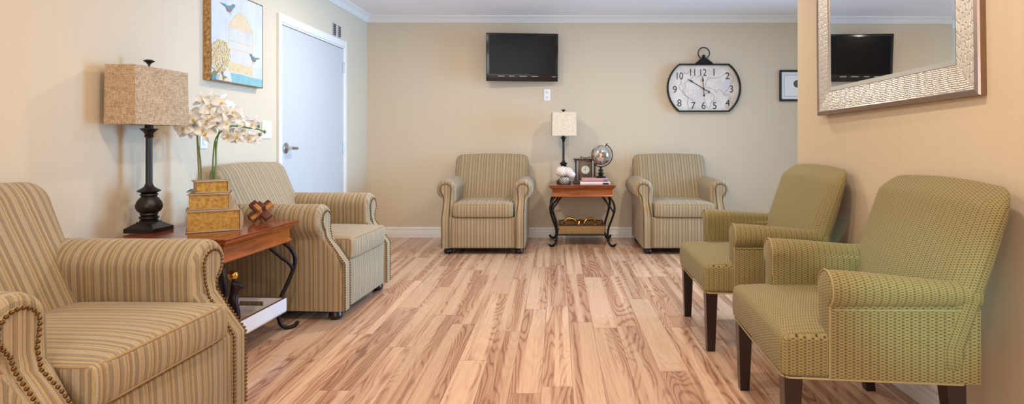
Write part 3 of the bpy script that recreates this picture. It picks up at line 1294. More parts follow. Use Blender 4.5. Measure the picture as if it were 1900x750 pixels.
def make_lamp(label, loc, rz, bx, sc, shade_w, shade_d, shade_w2, shade_d2, z0, z1, mat, ztop):
    t = thing('table_lamp', label, 'lamp', loc, rz)
    b = MB()
    b.loft([sq_loop(bx, 0), sq_loop(bx, 0.020), sq_loop(bx * 0.88, 0.026), sq_loop(bx * 0.52, 0.045), sq_loop(bx * 0.5, 0.05)])
    b.build('lamp_base', M['lampblack'], t, 25)
    k = sc
    b = MB()
    pr = [(0.001, 0.045), (0.046, 0.048), (0.048, 0.056), (0.040, 0.060), (0.050, 0.066), (0.050, 0.074), (0.040, 0.078), (0.046, 0.086), (0.044, 0.092),
          (0.056, 0.102), (0.065, 0.118), (0.066, 0.132), (0.060, 0.148), (0.048, 0.165), (0.038, 0.176), (0.046, 0.182), (0.044, 0.188),
          (0.036, 0.192), (0.058, 0.200), (0.060, 0.204), (0.040, 0.215), (0.026, 0.224), (0.020, 0.236)]
    pr = [(r * k, z) for r, z in pr]
    # gentle lobes on the bulb
    seg = 32
    vs, fs = [], []
    for r, z in pr:
        for i in range(seg):
            a = 2 * PI * i / seg
            lob = 1 + (0.05 * abs(math.sin(a * 4)) if 0.095 < z < 0.172 else 0)
            vs.append((r * lob * math.cos(a), r * lob * math.sin(a), z))
    for j in range(len(pr) - 1):
        for i in range(seg):
            q = (i + 1) % seg
            fs.append((j * seg + i, j * seg + q, (j + 1) * seg + q, (j + 1) * seg + i))
    b.add(vs, fs)
    b.build('lamp_body', M['lampblack'], t, 30)
    b = MB()
    zn = z0 - 0.055
    b.lathe([(0.020 * k, 0.23), (0.0175 * k, 0.245), (0.0165 * k, zn - 0.01), (0.022 * k, zn - 0.005), (0.024 * k, zn), (0.020 * k, zn + 0.006), (0.024 * k, zn + 0.014),
             (0.028 * k, zn + 0.020), (0.046 * k, zn + 0.034), (0.046 * k, zn + 0.037), (0.022 * k, zn + 0.040), (0.018 * k, zn + 0.075), (0.012, zn + 0.09), (0.006, zn + 0.10), (0.005, ztop - 0.022)], 24)
    b.build('pole', M['lampblack'], t, 30)
    b = MB()
    b.lathe([(0.001, ztop - 0.026), (0.009, ztop - 0.024), (0.010, ztop - 0.018), (0.024, ztop - 0.010), (0.025, ztop - 0.007), (0.014, ztop - 0.001), (0.001, ztop)], 20)
    b.build('finial', M['lampblack'], t, 30)
    # shade: open box with thickness
    b = MB()
    th = 0.003
    o0, o1 = sq_loop(shade_w2, z0, hy=shade_d2), sq_loop(shade_w, z1, hy=shade_d)
    i0, i1 = sq_loop(shade_w2 - th, z0, hy=shade_d2 - th), sq_loop(shade_w - th, z1, hy=shade_d - th)
    b.loft([i0, o0, o1, i1, i0], cap=False)
    sh = b.build('lamp_shade', mat, t, 25)
    b = MB()
    b.tube([(-shade_w + .003, 0, z1 - 0.012), (shade_w - .003, 0, z1 - 0.012)], 0.002, 6)
    b.tube([(0, -shade_d + .003, z1 - 0.012), (0, shade_d - .003, z1 - 0.012)], 0.002, 6)
    b.build('spider', M['iron'], sh)
    return t


# local x of lamp 1 = width of the shade (runs along the wall)
make_lamp('tall black table lamp with a brown linen rectangular shade on the left side table', (-2.052, 2.922, TZ), R(88.5), 0.074, 0.86,
          0.188, 0.073, 0.190, 0.076, 0.533, 0.815, M['shade_brown'], 0.862)
make_lamp('small black table lamp with a cream square shade on the back side table', (0.060, 6.14, TZ + 0.0005), R(5), 0.07, 0.72,
          0.122, 0.10, 0.127, 0.105, 0.498, 0.742, M['shade_cream'], 0.775)

# ------------------------------------------------------------------ book boxes on the left table
g = G('mottled_gold_pages', 0.5)
n = g.noise(g.obj(), 60, 5, 0.65)
g.col(g.ramp(n, [(0.3, lin(128, 88, 26)), (0.5, lin(176, 130, 46)), (0.7, lin(202, 160, 72))]))
M['gold_pages'] = g.m
M['book_cover'] = simple('taupe_linen_cover', (168, 144, 114), 0.8, vary=0.25, scale=80)


def book_box(label, x, y, z, w, d, h, rz, spine):
    t = thing('book_box', label, 'book box', (x, y, z), rz, 'stacked book boxes')
    th = 0.006
    b = MB()
    b.rbox(-w / 2, w / 2, -d / 2, d / 2, 0, th, 0.002, 2, 1)
    b.rbox(-w / 2, w / 2, -d / 2, d / 2, h - th, h, 0.002, 2, 1)
    # rounded spine on one side
    L = []
    for yy in (-d / 2, d / 2):
        o = [(spine * (w / 2 + 0.010 * math.sin(PI * i / 8)), h * i / 8) for i in range(9)]
        o += [(spine * (w / 2 - 0.006), h * (8 - i) / 8) for i in range(9)]
        L.append([Vector((u, yy, q)) for u, q in o])
    b.loft(L)
    b.build('book_cover', M['book_cover'], t, 30)
    MB().box(-w / 2 + 0.008, w / 2 - 0.008, -d / 2 + 0.008, d / 2 - 0.008, th, h - th).build('page_block', M['gold_pages'], t)
    return t


bx_, by_ = -1.765, 2.985
book_box('largest gold-edged book box, bottom of the stack of three beside the big lamp', bx_, by_, TZ + 0.0008, 0.240, 0.215, 0.107, R(31), 1)
book_box('middle-sized gold-edged book box, second in the stack beside the big lamp', bx_ - 0.018, by_ + .005, TZ + 0.1085, 0.188, 0.175, 0.080, R(25), 1)
book_box('smallest gold-edged book box, topmost of the stack beside the big lamp', bx_ - 0.020, by_ + 0.005, TZ + 0.1895, 0.150, 0.120, 0.062, R(40), 1)

# ------------------------------------------------------------------ wooden burr puzzle
pz = thing('burr_puzzle', 'wooden cross puzzle of interlocked bars lying on the left side table', 'puzzle', (-1.640, 3.215, TZ + 0.060), 0)
rot = Matrix.Rotation(R(18), 4, 'Z') @ Matrix.Rotation(R(54.7), 4, 'X') @ Matrix.Rotation(R(45), 4, 'Z')
Lb, tb = 0.068, 0.0210
ends = []
for a in range(3):
    for s_, m_ in ((-1, 'puzzle_light'), (1, 'puzzle_dark')):
        d = [tb, tb, tb]
        lo = [-tb, -tb, -tb]
        hi = [tb, tb, tb]
        lo[a], hi[a] = -Lb, Lb
        q = (a + 1) % 3
        if s_ < 0:
            hi[q] = -0.0004
        else:
            lo[q] = 0.0004
        b = MB()
        b.rbox(lo[0], hi[0], lo[1], hi[1], lo[2], hi[2], 0.0015, 2, 1, mat=rot)
        ends += [v[2] for v in b.v]
        b.build('puzzle_bar', M[m_], pz)
pz.location.z = TZ - min(ends) + 0.0005

# ------------------------------------------------------------------ orchid
g = G('orchid_petal', 0.5)
g.b.inputs['Subsurface Weight'].default_value = 0.0
n = g.noise(g.obj(), 25, 2)
g.col(g.mix(n, lin(250, 250, 250), lin(248, 244, 232)))
g.b.inputs['Transmission Weight'].default_value = 0.0
M['petal'] = g.m
M['lip'] = simple('orchid_lip', (222, 190, 96), 0.5, vary=0.3, scale=100)
M['stem'] = simple('orchid_stem', (92, 128, 52), 0.5, vary=0.3, scale=40)
M['cane'] = simple('bamboo_stake', (150, 112, 62), 0.6, vary=0.25, scale=60)
M['leaf'] = simple('orchid_leaf', (52, 70, 44), 0.4, vary=0.3, scale=20)
M['pot'] = simple('grey_pot', (120, 112, 100), 0.6, vary=0.15)
M['bud'] = simple('orchid_bud', (104, 132, 60), 0.5, vary=0.25, scale=60)
OX, OY = -1.975, 3.26
orc = thing('potted_orchid', 'white orchid with arching flower sprays rising behind the book boxes', 'orchid', (OX, OY, TZ + 0.001))


def orel(px_, py_, dy=0.0):
    """local point of the plant's own upright plane, dy towards/away from the room's back"""
    y = OY + dy
    return Vector(((px_ - PX) * y / FPX - OX, dy, EYE - (py_ - PY) * y / FPX - TZ))


MB().lathe([(0.001, 0), (0.036, 0), (0.046, 0.09), (0.050, 0.10), (0.045, 0.10), (0.042, 0.088), (0.001, 0.088)], 24).build('pot', M['pot'], orc)
for a, L, up in ((2.9, 0.12, 0.08), (0.3, 0.13, 0.05), (4.4, 0.12, 0.07), (1.4, 0.12, 0.05), (3.4, 0.10, 0.09)):
    b = MB()
    pts = cr([Vector((0, 0, 0.085)), Vector((math.cos(a) * L * 0.5, math.sin(a) * L * 0.4, 0.085 + up)), Vector((math.cos(a) * L, math.sin(a) * L * 0.5, 0.095 + up * 0.8))], 6)
    n = len(pts)
    b.tube(pts, [0.004 + 0.015 * math.sin(PI * (i / (n - 1)) ** 0.8) for i in range(n)], 8, flat=0.2)
    b.build('leaf', M['leaf'], orc)
stems = {
    'left': [orel(374, 345), orel(372, 300, -.01), orel(367, 262, -.02), orel(365, 245, -.03), orel(356, 234, -.05), orel(345, 231, -.06), orel(333, 238, -.07)],
    'arch': [orel(394, 345), orel(395, 300), orel(399, 262), orel(410, 245, -.02), orel(425, 235, -.03), orel(445, 235, -.03), orel(462, 238, -.03), orel(478, 240, -.03), orel(492, 246, -.03)],
    'high': [orel(399, 345), orel(400, 300), orel(403, 262), orel(412, 225, .02), orel(420, 200, .03), orel(412, 190, .02), orel(395, 190, 0.0), orel(382, 200, -.02)],
}
for k, p in stems.items():
    c = cr(p, 6)
    MB().tube(c, 0.0038, 8).build('flower_stem', M['stem'], orc)
for (a, bq) in (((370.5, 345), (366, 248)), ((401, 345), (400.5, 262))):
    MB().tube([orel(a[0], a[1], 0.01), orel(bq[0], bq[1], 0.006)], 0.0055, 8).build('stake', M['cane'], orc)


def petal_mesh(b, L, Wd, a, tilt, mat, cup=0.012):
    nu, nv = 6, 4
    vs, fs = [], []
    for i in range(nu + 1):
        t = i / nu
        wd = Wd * math.sin(PI * (0.08 + 0.88 * t ** 0.85)) ** 0.75
        for j in range(nv + 1):
            s_ = j / nv * 2 - 1
            x = s_ * wd / 2
            yv = L * t
            zv = tilt * t * L + cup * (s_ * s_) * math.sin(PI * t) - 0.010 * t * t
            p = Vector((x, yv, zv))
            p = Matrix.Rotation(a, 4, 'Z') @ p
            vs.append(mat @ p)
    for i in range(nu):
        for j in range(nv):
            q = i * (nv + 1) + j
            fs.append((q, q + 1, q + nv + 2, q + nv + 1))
    b.add(vs, fs)


def blossom(p, facing, s, roll):
    z = Vector(facing).normalized()
    x = Vector((0, 0, 1)).cross(z).normalized()
    y = z.cross(x)
    m = Matrix((x, y, z)).transposed().to_4x4()
    m = Matrix.Rotation(roll, 4, z) @ m
    m = Matrix.Translation(p) @ m @ Matrix.Scale(s, 4)
    b = MB()
    for a in (PI / 2, -PI / 2):
        petal_mesh(b, 0.048, 0.050, a + random.uniform(-.25, .25), 0.10 + random.uniform(-.35, .35), m, 0.018)
    m2 = m @ Matrix.Translation((0, 0, -0.002))
    for a in (0, R(140), R(-140)):
        petal_mesh(b, 0.050, 0.026, a + random.uniform(-.25, .25), random.uniform(-.4, .3), m2, 0.018)
    fl = b.build('blossom', M['petal'], orc, 80, recalc=False)
    b = MB()
    c = m @ Vector((0, -0.006, 0.006))
    b.ball(c, 0.0068 * s, 8, 6)
    c = m @ Vector((0, -0.013, 0.010))
    b.ball(c, 0.0050 * s, 8, 6)
    b.build('lip', M['lip'], fl)


spots = [(377, 186, 0), (395, 187, .02), (412, 190, .0), (386, 200, -.02), (404, 203, .01), (422, 203, .02), (434, 208, .0), (374, 207, .02), (395, 216, -.03), (413, 215, -.02),
         (430, 222, .02), (445, 219, -.02), (383, 224, -.04), (403, 230, .0), (420, 228, -.03), (452, 225, -.04), (469, 229, -.05), (357, 221, -.05), (366, 229, .0),
         (374, 239, -.05), (384, 247, -.06), (392, 236, .02), (424, 250, -.05), (440, 252, -.05), (462, 255, -.05), (472, 257, -.03), (452, 240, .02), (341, 236, -.09), (350, 240, -.02), (434, 236, .03)]
for i, (x_, y_, dy) in enumerate(spots):
    p = orel(x_, y_, dy)
    f = Vector((0.55, -0.9, random.uniform(-.7, .4))) + Vector((random.uniform(-1.0, 0.9), 0, 0))
    blossom(p, f, random.uniform(0.98, 1.2) * (0.85 if x_ > 450 else 1), random.uniform(-.4, .4))
for (x_, y_) in ((480, 235), (482, 250), (491, 245), (455, 219)):
    MB().ball(orel(x_, y_, -.03), 0.0085, 10, 8, sc=(1, 1, 1.2)).build('bud', M['bud'], orc)

# ------------------------------------------------------------------ tray and figurine on the lower shelf
def T1(u, v, z=0.0):
    c_, s_ = math.cos(RT1), math.sin(RT1)
    return (t1[0] + u * c_ - v * s_, t1[1] + u * s_ + v * c_, z)


g = G('polished_tray_bottom', 0.06)
g.b.inputs['Metallic'].default_value = 0.35
g.col(lin(214, 200, 184))
M['tray_bottom'] = g.m
M['tray_white'] = simple('white_lacquer', (226, 226, 230), 0.18)
M['tray_rim'] = simple('copper_brown_rim', (110, 72, 48), 0.3, metal=0.3)
tr = thing('serving_tray', 'white-walled tray with handle slots on the lower shelf of the left table', 'tray', T1(0, 0.015, 0.1200), RT1)
tw, td, thh = 0.228, 0.40, 0.078
MB().rbox(-tw, tw, 0.0, td, 0.0, 0.008, 0.002, 2, 1).build('tray_bottom', M['tray_bottom'], tr)
b = MB()
wl = 0.010
b.box(-tw, tw, 0, wl, 0.008, thh)
b.box(-tw, tw, td - wl, td, 0.008, thh)
for s_ in (-1, 1):
    x0, x1 = sorted((s_ * tw, s_ * (tw - wl)))
    b.box(x0, x1, wl, td - wl, 0.008, 0.030)
    b.box(x0, x1, wl, td * 0.32, 0.030, 0.058)
    b.box(x0, x1, td * 0.68, td - wl, 0.030, 0.058)
    b.box(x0, x1, wl, td - wl, 0.058, thh)
b.build('tray_wall', M['tray_white'], tr)
b = MB()
for (a, c, d, e) in ((-tw, tw, 0, wl), (-tw, tw, td - wl, td), (-tw, -tw + wl, wl, td - wl), (tw - wl, tw, wl, td - wl)):
    b.box(a, c, d, e, thh, thh + 0.003)
b.build('tray_rim', M['tray_rim'], tr)

M['bronze'] = simple('dark_bronze', (40, 24, 30), 0.3, metal=0.5, vary=0.4, scale=60)
M['brass'] = simple('polished_brass', (212, 168, 88), 0.18, metal=1.0)
M['gold'] = simple('bright_gold', (232, 184, 92), 0.18, metal=1.0)
fg = thing('figurine', 'dark bronze seated animal figurine balancing a golden ball in the tray', 'figurine', T1(-0.150, 0.105, 0.1290), RT1 + R(-60))
fg.scale = (1.2, 1.2, 1.2)


def skin(name, verts, edges, radii, mat, parent, sub=2):
    me = bpy.data.meshes.new(name)
    me.from_pydata(verts, edges, [])
    o = bpy.data.objects.new(name, me)
    C.objects.link(o)
    sk = o.modifiers.new('skin', 'SKIN')
    if not me.skin_vertices:
        import bmesh
        bm = bmesh.new()
        bm.from_mesh(me)
        bm.verts.layers.skin.verify()
        bm.to_mesh(me)
        bm.free()
    for i, r in enumerate(radii):
        me.skin_vertices[0].data[i].radius = (r, r)
    me.skin_vertices[0].data[0].use_root = True
    ss = o.modifiers.new('s', 'SUBSURF')
    ss.levels = ss.render_levels = sub
    dg = bpy.context.evaluated_depsgraph_get()
    dg.update()
    m2 = bpy.data.meshes.new_from_object(o.evaluated_get(dg))
    bpy.data.objects.remove(o)
    for p in m2.polygons:
        p.use_smooth = True
    m2.materials.clear()
    m2.materials.append(mat)
    o2 = bpy.data.objects.new(name, m2)
    C.objects.link(o2)
    o2.parent = parent
    return o2


# seated, upright, snout lifted; faces local +x
V_ = [(0.0, 0, 0.045), (0.006, 0, 0.085), (0.014, 0, 0.125), (0.018, 0, 0.155), (0.024, 0, 0.185), (0.044, 0, 0.182), (0.056, 0, 0.178),
      (0.024, 0.020, 0.120), (0.034, 0.020, 0.070), (0.036, 0.020, 0.012), (0.024, -0.020, 0.120), (0.034, -0.020, 0.070), (0.036, -0.020, 0.012),
      (0.008, 0.028, 0.035), (0.040, 0.030, 0.012), (0.008, -0.028, 0.035), (0.040, -0.030, 0.012), (-0.03, 0, 0.02), (-0.055, 0, 0.012),
      (0.012, 0.014, 0.205), (0.012, -0.014, 0.205), (0.050, 0.02, 0.008), (0.050, -0.02, 0.008)]
E_ = [(0, 1), (1, 2), (2, 3), (3, 4), (4, 5), (5, 6), (2, 7), (7, 8), (8, 9), (2, 10), (10, 11), (11, 12), (0, 13), (13, 14), (0, 15), (15, 16), (0, 17), (17, 18), (4, 19), (4, 20), (9, 21), (12, 22)]
R_ = [0.028, 0.025, 0.024, 0.017, 0.020, 0.013, 0.008, 0.011, 0.009, 0.008, 0.011, 0.009, 0.008, 0.016, 0.008, 0.016, 0.008, 0.008, 0.005, 0.005, 0.005, 0.007, 0.007]
skin('animal_body', V_, E_, R_, M['bronze'], fg)
MB().rbox(-0.05, 0.065, -0.042, 0.042, 0.0, 0.008, 0.003, 2, 1).build('plinth', M['bronze'], fg)
MB().ball((0.016, 0, 0.232), 0.021, 16, 12).build('golden_ball', M['brass'], fg)
MB().tube([(0.018, 0, 0.195), (0.016, 0, 0.214)], 0.006, 8).build('ball_stem', M['bronze'], fg)

# ------------------------------------------------------------------ objects on the back table
bz = TZ + 0.0006
g = G('woven_wicker', 0.7)
x, y, z = g.xyz()
wx = g.mth('SINE', g.mth('MULTIPLY', g.mth('ADD', x, y), 330.0))
wz = g.mth('SINE', g.mth('MULTIPLY', z, 480.0))
ww = g.mth('MULTIPLY_ADD', g.mth('MULTIPLY', wx, wz), 0.5, 0.5)
nn = g.noise(g.obj(), 40, 3)
g.col(g.mix(ww, lin(118, 84, 44), g.mix(nn, lin(176, 140, 88), lin(204, 170, 112))))
g.bump(ww, 0.8, 0.003)
M['wicker'] = g.m
bk = thing('wicker_basket', 'shallow woven wicker basket on the lower shelf of the back table', 'basket', (0.245, 5.79 + 0.095, 0.1200))
b = MB()
hw, dd, hh_ = 0.235, 0.37, 0.082
b.loft([[Vector((-hw + i, i, z_)), Vector((hw - i, i, z_)), Vector((hw - i, dd - i, z_)), Vector((-hw + i, dd - i, z_))] for z_, i in
        ((0.0, 0.010), (hh_ * .5, 0.004), (hh_, 0.0), (hh_, 0.010), (0.008, 0.018))], cap=True)
b.build('basket_body', M['wicker'], bk, 30)
b = MB()
i = 0.005
cs = [(-hw + i, i), (hw - i, i), (hw - i, dd - i), (-hw + i, dd - i)]
for k in range(4):
    a, c = cs[k], cs[(k + 1) % 4]
    b.tube([(a[0], a[1], hh_ + .002), (c[0], c[1], hh_ + .002)], 0.007, 8)
b.build('basket_rim', M['espresso'], bk)

oc = thing('chain_link_ornament', 'ornament of three chunky gold links standing in the wicker basket', 'ornament', (0.235, 6.05, 0.1285))
for k, (cx_, r_, tl, rz_) in enumerate(((-0.105, 0.058, 12, 0), (0.0, 0.050, 0, 70), (0.100, 0.056, -10, 8))):
    b = MB()
    pts = []
    for i in range(28):
        a = 2 * PI * i / 28
        rr = r_ * (1 + 0.05 * math.cos(6 * a))
        q = Vector((rr * math.cos(a) * 1.12, 0, rr * math.sin(a)))
        q = Matrix.Rotation(R(rz_), 4, 'Z') @ Matrix.Rotation(R(tl), 4, 'Y') @ q
        pts.append(q + Vector((cx_, 0.0, r_ + 0.026)))
    zmin = min(p.z for p in pts) - 0.012
    pts = [p - Vector((0, 0, zmin)) for p in pts]
    b.tube(pts, 0.012, 10, closed=True)
    b.build('chain_link', M['gold'], oc)

# books flat under the globe
def flat_book(label, x, y, z, w, d, h, rz, cov, extra=None):
    t = thing('book', label, 'book', (x, y, z), rz, 'books under the globe')
    b = MB()
    b.rbox(-w / 2, w / 2, 0, d, 0, 0.003, 0.001, 2, 1)
    b.rbox(-w / 2, w / 2, 0, d, h - 0.003, h, 0.001, 2, 1)
    L = [[Vector((x_, -0.006 * math.sin(PI * q / 6), h * q / 6)) for q in range(7)] + [Vector((x_, 0.004, h * (6 - q) / 6)) for q in range(7)] for x_ in (-w / 2, w / 2)]
    b.loft(L)
    b.build('book_cover', M[cov], t, 30)
    MB().box(-w / 2 + 0.004, w / 2 - 0.004, 0.005, d - 0.004, 0.003, h - 0.003).build('page_block', M['paper'], t)
    if extra:
        b = MB()
        for (a, c, mi) in extra:
            b.box(a, c, -0.0072, -0.002, h * 0.22, h * 0.78, mi)
        b.build('spine_band', [M['slot'], M['bookblue'], M['bookpink']], t)
    return t


M['paper'] = simple('book_pages', (228, 216, 190), 0.8, vary=0.08, scale=90)
M['bookpink'] = simple('mauve_cover', (186, 138, 142), 0.6, vary=0.15)
M['bookwhite'] = simple('pale_rose_cover', (228, 206, 200), 0.6, vary=0.1)
M['bookblue'] = simple('slate_blue_cover', (96, 122, 150), 0.6, vary=0.1)
flat_book('pale pink book lying on the back table, lower of the two', 0.375, 5.83, bz, 0.30, 0.20, 0.031, 0, 'bookwhite', [(0.075, 0.135, 0)])
flat_book('mauve book with blue end on the back table, upper of the two', 0.370, 5.845, bz + 0.0315, 0.265, 0.19, 0.034, R(-1), 'bookpink', [(0.09, 0.128, 1)])

# globe
g = G('globe_map_metal', 0.16, 0.8)
n = g.noise(g.obj(), 14, 4)
n2 = g.noise(g.obj(), 9, 3)
c_ = g.ramp(n, [(0.42, lin(206, 208, 210)), (0.52, lin(206, 204, 196)), (0.55, lin(172, 140, 112)), (0.64, lin(160, 132, 108))])
g.col(g.mix(g.map(n2, 0.5, 0.6, 0, 0.6), c_, lin(172, 150, 112)))
M['globe'] = g.m
gl = thing('globe', 'silver desk globe on a turned black stand, set on the mauve book', 'globe', (0.440, 5.945, bz + 0.0660))
gc = Vector((0, 0, 0.232))
MB().ball(gc, 0.103, 40, 28).build('globe_sphere', M['globe'], gl)
b = MB()
pts = []
for i in range(25):
    a = R(-118 + 180 * i / 24)
    pts.append(gc + Vector((0.118 * math.cos(a), 0, 0.118 * math.sin(a))))
b.tube(pts, 0.005, 8)
ax_ = Vector((math.cos(R(62)), 0, math.sin(R(62))))
b.tube([gc + ax_ * 0.10, gc + ax_ * 0.138], 0.005, 8)
b.tube([gc - ax_ * 0.10, gc - ax_ * 0.128], 0.005, 8)
b.build('meridian_arm', M['iron'], gl)
b = MB()
b.lathe([(0.001, 0), (0.052, 0), (0.054, 0.008), (0.046, 0.014), (0.028, 0.020), (0.018, 0.028), (0.030, 0.040), (0.032, 0.048), (0.016, 0.056), (0.014, 0.062), (0.026, 0.072), (0.026, 0.082),
         (0.012, 0.090), (0.010, 0.100), (0.018, 0.108), (0.016, 0.114), (0.001, 0.117)], 24)
b.build('stand', M['lampblack'], gl, 30)

# mantel clock
M['mahogany'] = wood('dark_mahogany', (74, 40, 28), (40, 20, 14), 2, 0.25)
M['ivory'] = simple('ivory_dial', (232, 226, 200), 0.5)
M['antique'] = simple('antique_brass_face', (104, 84, 60), 0.4, metal=0.5, vary=0.35, scale=50)
mc = thing('mantel_clock', 'dark wooden mantel clock with round ivory dial beside the globe', 'clock', (0.290, 6.155, bz), 0)
b = MB()
b.rbox(-0.128, 0.128, -0.055, 0.055, 0.0, 0.018, 0.004, 2, 1)
b.rbox(-0.118, 0.118, -0.048, 0.048, 0.018, 0.034, 0.004, 2, 1)
b.rbox(-0.118, 0.118, -0.048, 0.048, 0.232, 0.246, 0.004, 2, 1)
b.rbox(-0.126, 0.126, -0.055, 0.055, 0.246, 0.256, 0.003, 2, 1)
b.rbox(-0.072, 0.072, -0.036, 0.036, 0.03, 0.235, 0.002, 2, 1)
b.build('case', M['mahogany'], mc, 30)
for sx in (-1, 1):
    for sy in (-1, 1):
        MB().lathe([(0.012, 0.034), (0.012, 0.045), (0.009, 0.05), (0.009, 0.215), (0.012, 0.22), (0.012, 0.232)], 14, c=(sx * 0.100, sy * 0.03, 0)).build('column', M['mahogany'], mc, 30)
MB().rbox(-0.062, 0.062, -0.040, -0.034, 0.045, 0.222, 0.002, 2, 1).build('face_plate', M['antique'], mc)
mt = Matrix.Translation((0, -0.040, 0.138)) @ Matrix.Rotation(R(90), 4, 'X')
dl = MB().lathe([(0.001, 0), (0.043, 0), (0.043, 0.003), (0.001, 0.003)], 32, mat=mt).build('dial', M['ivory'], mc)
b = MB()
for k in range(12):
    a = 2 * PI * k / 12
    m = Matrix.Translation((0, -0.0445, 0.138)) @ Matrix.Rotation(a, 4, 'Y') @ Matrix.Translation((0, 0, 0.034))
    b.box(-0.0014, 0.0014, 0, 0.001, -0.004, 0.004, mat=m)
for a, L in ((R(-2), 0.028), (R(-88), 0.020)):
    m = Matrix.Translation((0, -0.0455, 0.138)) @ Matrix.Rotation(a, 4, 'Y')
    b.box(-0.0014, 0.0014, 0, 0.001, -0.004, L, mat=m)
b.build('hands_and_marks', M['slot'], dl)
b = MB()
b.tube(cr([(-0.045, 0, 0.256), (-0.050, 0, 0.275), (-0.040, 0, 0.272), (-0.02, 0, 0.264), (0.0, 0, 0.262), (0.02, 0, 0.264), (0.040, 0, 0.272), (0.050, 0, 0.275), (0.045, 0, 0.256)], 4), 0.0035, 8)
b.build('carry_handle', M['iron'], mc)

# vase of flowers
g = G('mercury_glass_weave', 0.3, 0.2)
x, y, z = g.xyz()
an = g.mth('ARCTAN2', y, x)
w1_ = g.mth('SINE', g.mth('ADD', g.mth('MULTIPLY', an, 12.0), g.mth('MULTIPLY', z, 260.0)))
w2_ = g.mth('SINE', g.mth('SUBTRACT', g.mth('MULTIPLY', an, 12.0), g.mth('MULTIPLY', z, 260.0)))
wv_ = g.mth('GREATER_THAN', g.mth('MAXIMUM', w1_, w2_), 0.72)
g.col(g.mix(wv_, lin(206, 202, 190), lin(78, 70, 60)))
M['vase'] = g.m
M['hydra'] = simple('cream_hydrangea', (244, 232, 220), 0.6, vary=0.10, scale=18)
M['hydra2'] = simple('blush_hydrangea', (240, 216, 210), 0.6, vary=0.1, scale=18)
va = thing('flower_vase', 'round lattice glass vase of cream hydrangeas on the back table', 'vase', (0.070, 5.955, bz))
MB().lathe([(0.001, 0), (0.036, 0), (0.050, 0.014), (0.055, 0.035), (0.052, 0.058), (0.046, 0.074), (0.042, 0.074), (0.046, 0.05), (0.04, 0.012), (0.001, 0.01)], 28).build('vase', M['vase'], va)
for (cx_, cy_, cz_, r_) in ((-0.032, -0.01, 0.130, 0.066), (0.030, 0.0, 0.125, 0.058), (0.068, -0.010, 0.098, 0.040), (-0.010, 0.045, 0.135, 0.050)):
    b = MB()
    n_ = 90
    for i in range(n_):
        ph_ = math.acos(1 - 2 * (i + .5) / n_)
        th_ = PI * (1 + 5 ** .5) * i
        d = Vector((math.cos(th_) * math.sin(ph_), math.sin(th_) * math.sin(ph_), math.cos(ph_)))
        c = Vector((cx_, cy_, cz_)) + Vector((d.x * r_, d.y * r_, d.z * r_ * 0.82))
        tx = d.orthogonal().normalized()
        ty = d.cross(tx)
        a0 = random.random() * 2
        for k in range(4):
            a = a0 + k * PI / 2
            e = tx * math.cos(a) + ty * math.sin(a)
            f_ = tx * math.cos(a + .7) + ty * math.sin(a + .7)
            h_ = tx * math.cos(a - .7) + ty * math.sin(a - .7)
            q = 0.0115
            b.add([c, c + h_ * q * .7 + d * .002, c + e * q + d * .001, c + f_ * q * .7 + d * .002], [(0, 1, 2, 3)], random.choice((0, 0, 0, 1)))
    b.ball((cx_, cy_, cz_), r_ * 0.9, 14, 10, 0, (1, 1, .82))
    b.build('hydrangea_head', [M['hydra'], M['hydra2']], va, 30, recalc=False)
MB().tube([(0.02, 0, 0.02), (0.015, 0, 0.09)], 0.005, 8).build('flower_stems', M['stem'], va)

# ------------------------------------------------------------------ television
tv = thing('television', 'black flat-screen television mounted high on the back wall', 'television', (-0.382, 6.255, 1.957))
tv.rotation_euler = (R(4), 0, R(5))
wv2, hv2 = 0.386, 0.256
b = MB()
b.rbox(-wv2, wv2, -0.02, 0.035, -hv2, hv2, 0.008, 3, 2)
b.rbox(-wv2 * 0.75, wv2 * 0.75, 0.03, 0.06, -hv2 * 0.7, hv2 * 0.7, 0.01, 3, 2)
b.build('tv_housing', M['tv_body'], tv)
b = MB()
b.box(-wv2 + 0.032, wv2 - 0.032, -0.0215, -0.018, -hv2 + 0.075, hv2 - 0.028)
b.build('screen', M['tv_screen'], tv)
b = MB()
b.tube([(-wv2 + 0.01, -0.021, -hv2 + 0.058), (wv2 - 0.01, -0.021, -hv2 + 0.058)], 0.0016, 6)
b.build('bezel_groove', M['slot'], tv)
b = MB()
for (a, c) in ((-0.26, -0.19), (-0.14, -0.085), (-0.03, 0.05), (0.10, 0.17)):
    b.box(a, c, -0.0222, -0.02, -hv2 + 0.050, -hv2 + 0.056)
b.box(0.32, 0.365, -0.0222, -0.02, -hv2 + 0.048, -hv2 + 0.053)
b.build('bezel_marks', M['silver_mark'], tv)
b = MB()
b.box(-0.12, 0.12, 0.055, 0.075, -0.12, 0.12)
b.box(-0.03, 0.03, 0.07, 0.128, -0.05, 0.05)
b.build('wall_bracket', M['iron'], tv)

# outlet below the tv
oy = YB
ou = thing('wall_outlet', 'white wall outlet just below the television', 'outlet', ((1015 - PX) / 169.0, oy, EYE - (176 - PY) / 169.0))
MB().rbox(-0.036, 0.036, -0.006, 0, -0.064, 0.064, 0.002, 2, 1).build('outlet_plate', M['plastic'], ou)
b = MB()
for z_ in (-0.028, 0.028):
    for x_ in (-0.007, 0.007):
        b.box(x_ - 0.0018, x_ + 0.0018, -0.0075, -0.004, z_ - 0.006, z_ + 0.006)
    b.box(-0.003, 0.003, -0.0075, -0.004, z_ - 0.016, z_ - 0.011)
b.build('socket_slots', M['slot'], ou)

# ------------------------------------------------------------------ wall clock
WCX, WCZ = (1307.7 - PX) / 171.0, EYE - (162.5 - PY) / 171.0
wc_ = thing('wall_clock', 'large black-framed wall clock with map face and pocket-watch ring', 'clock', (WCX, YB - 0.001, WCZ))
HW_, HH2 = 0.402, 0.262


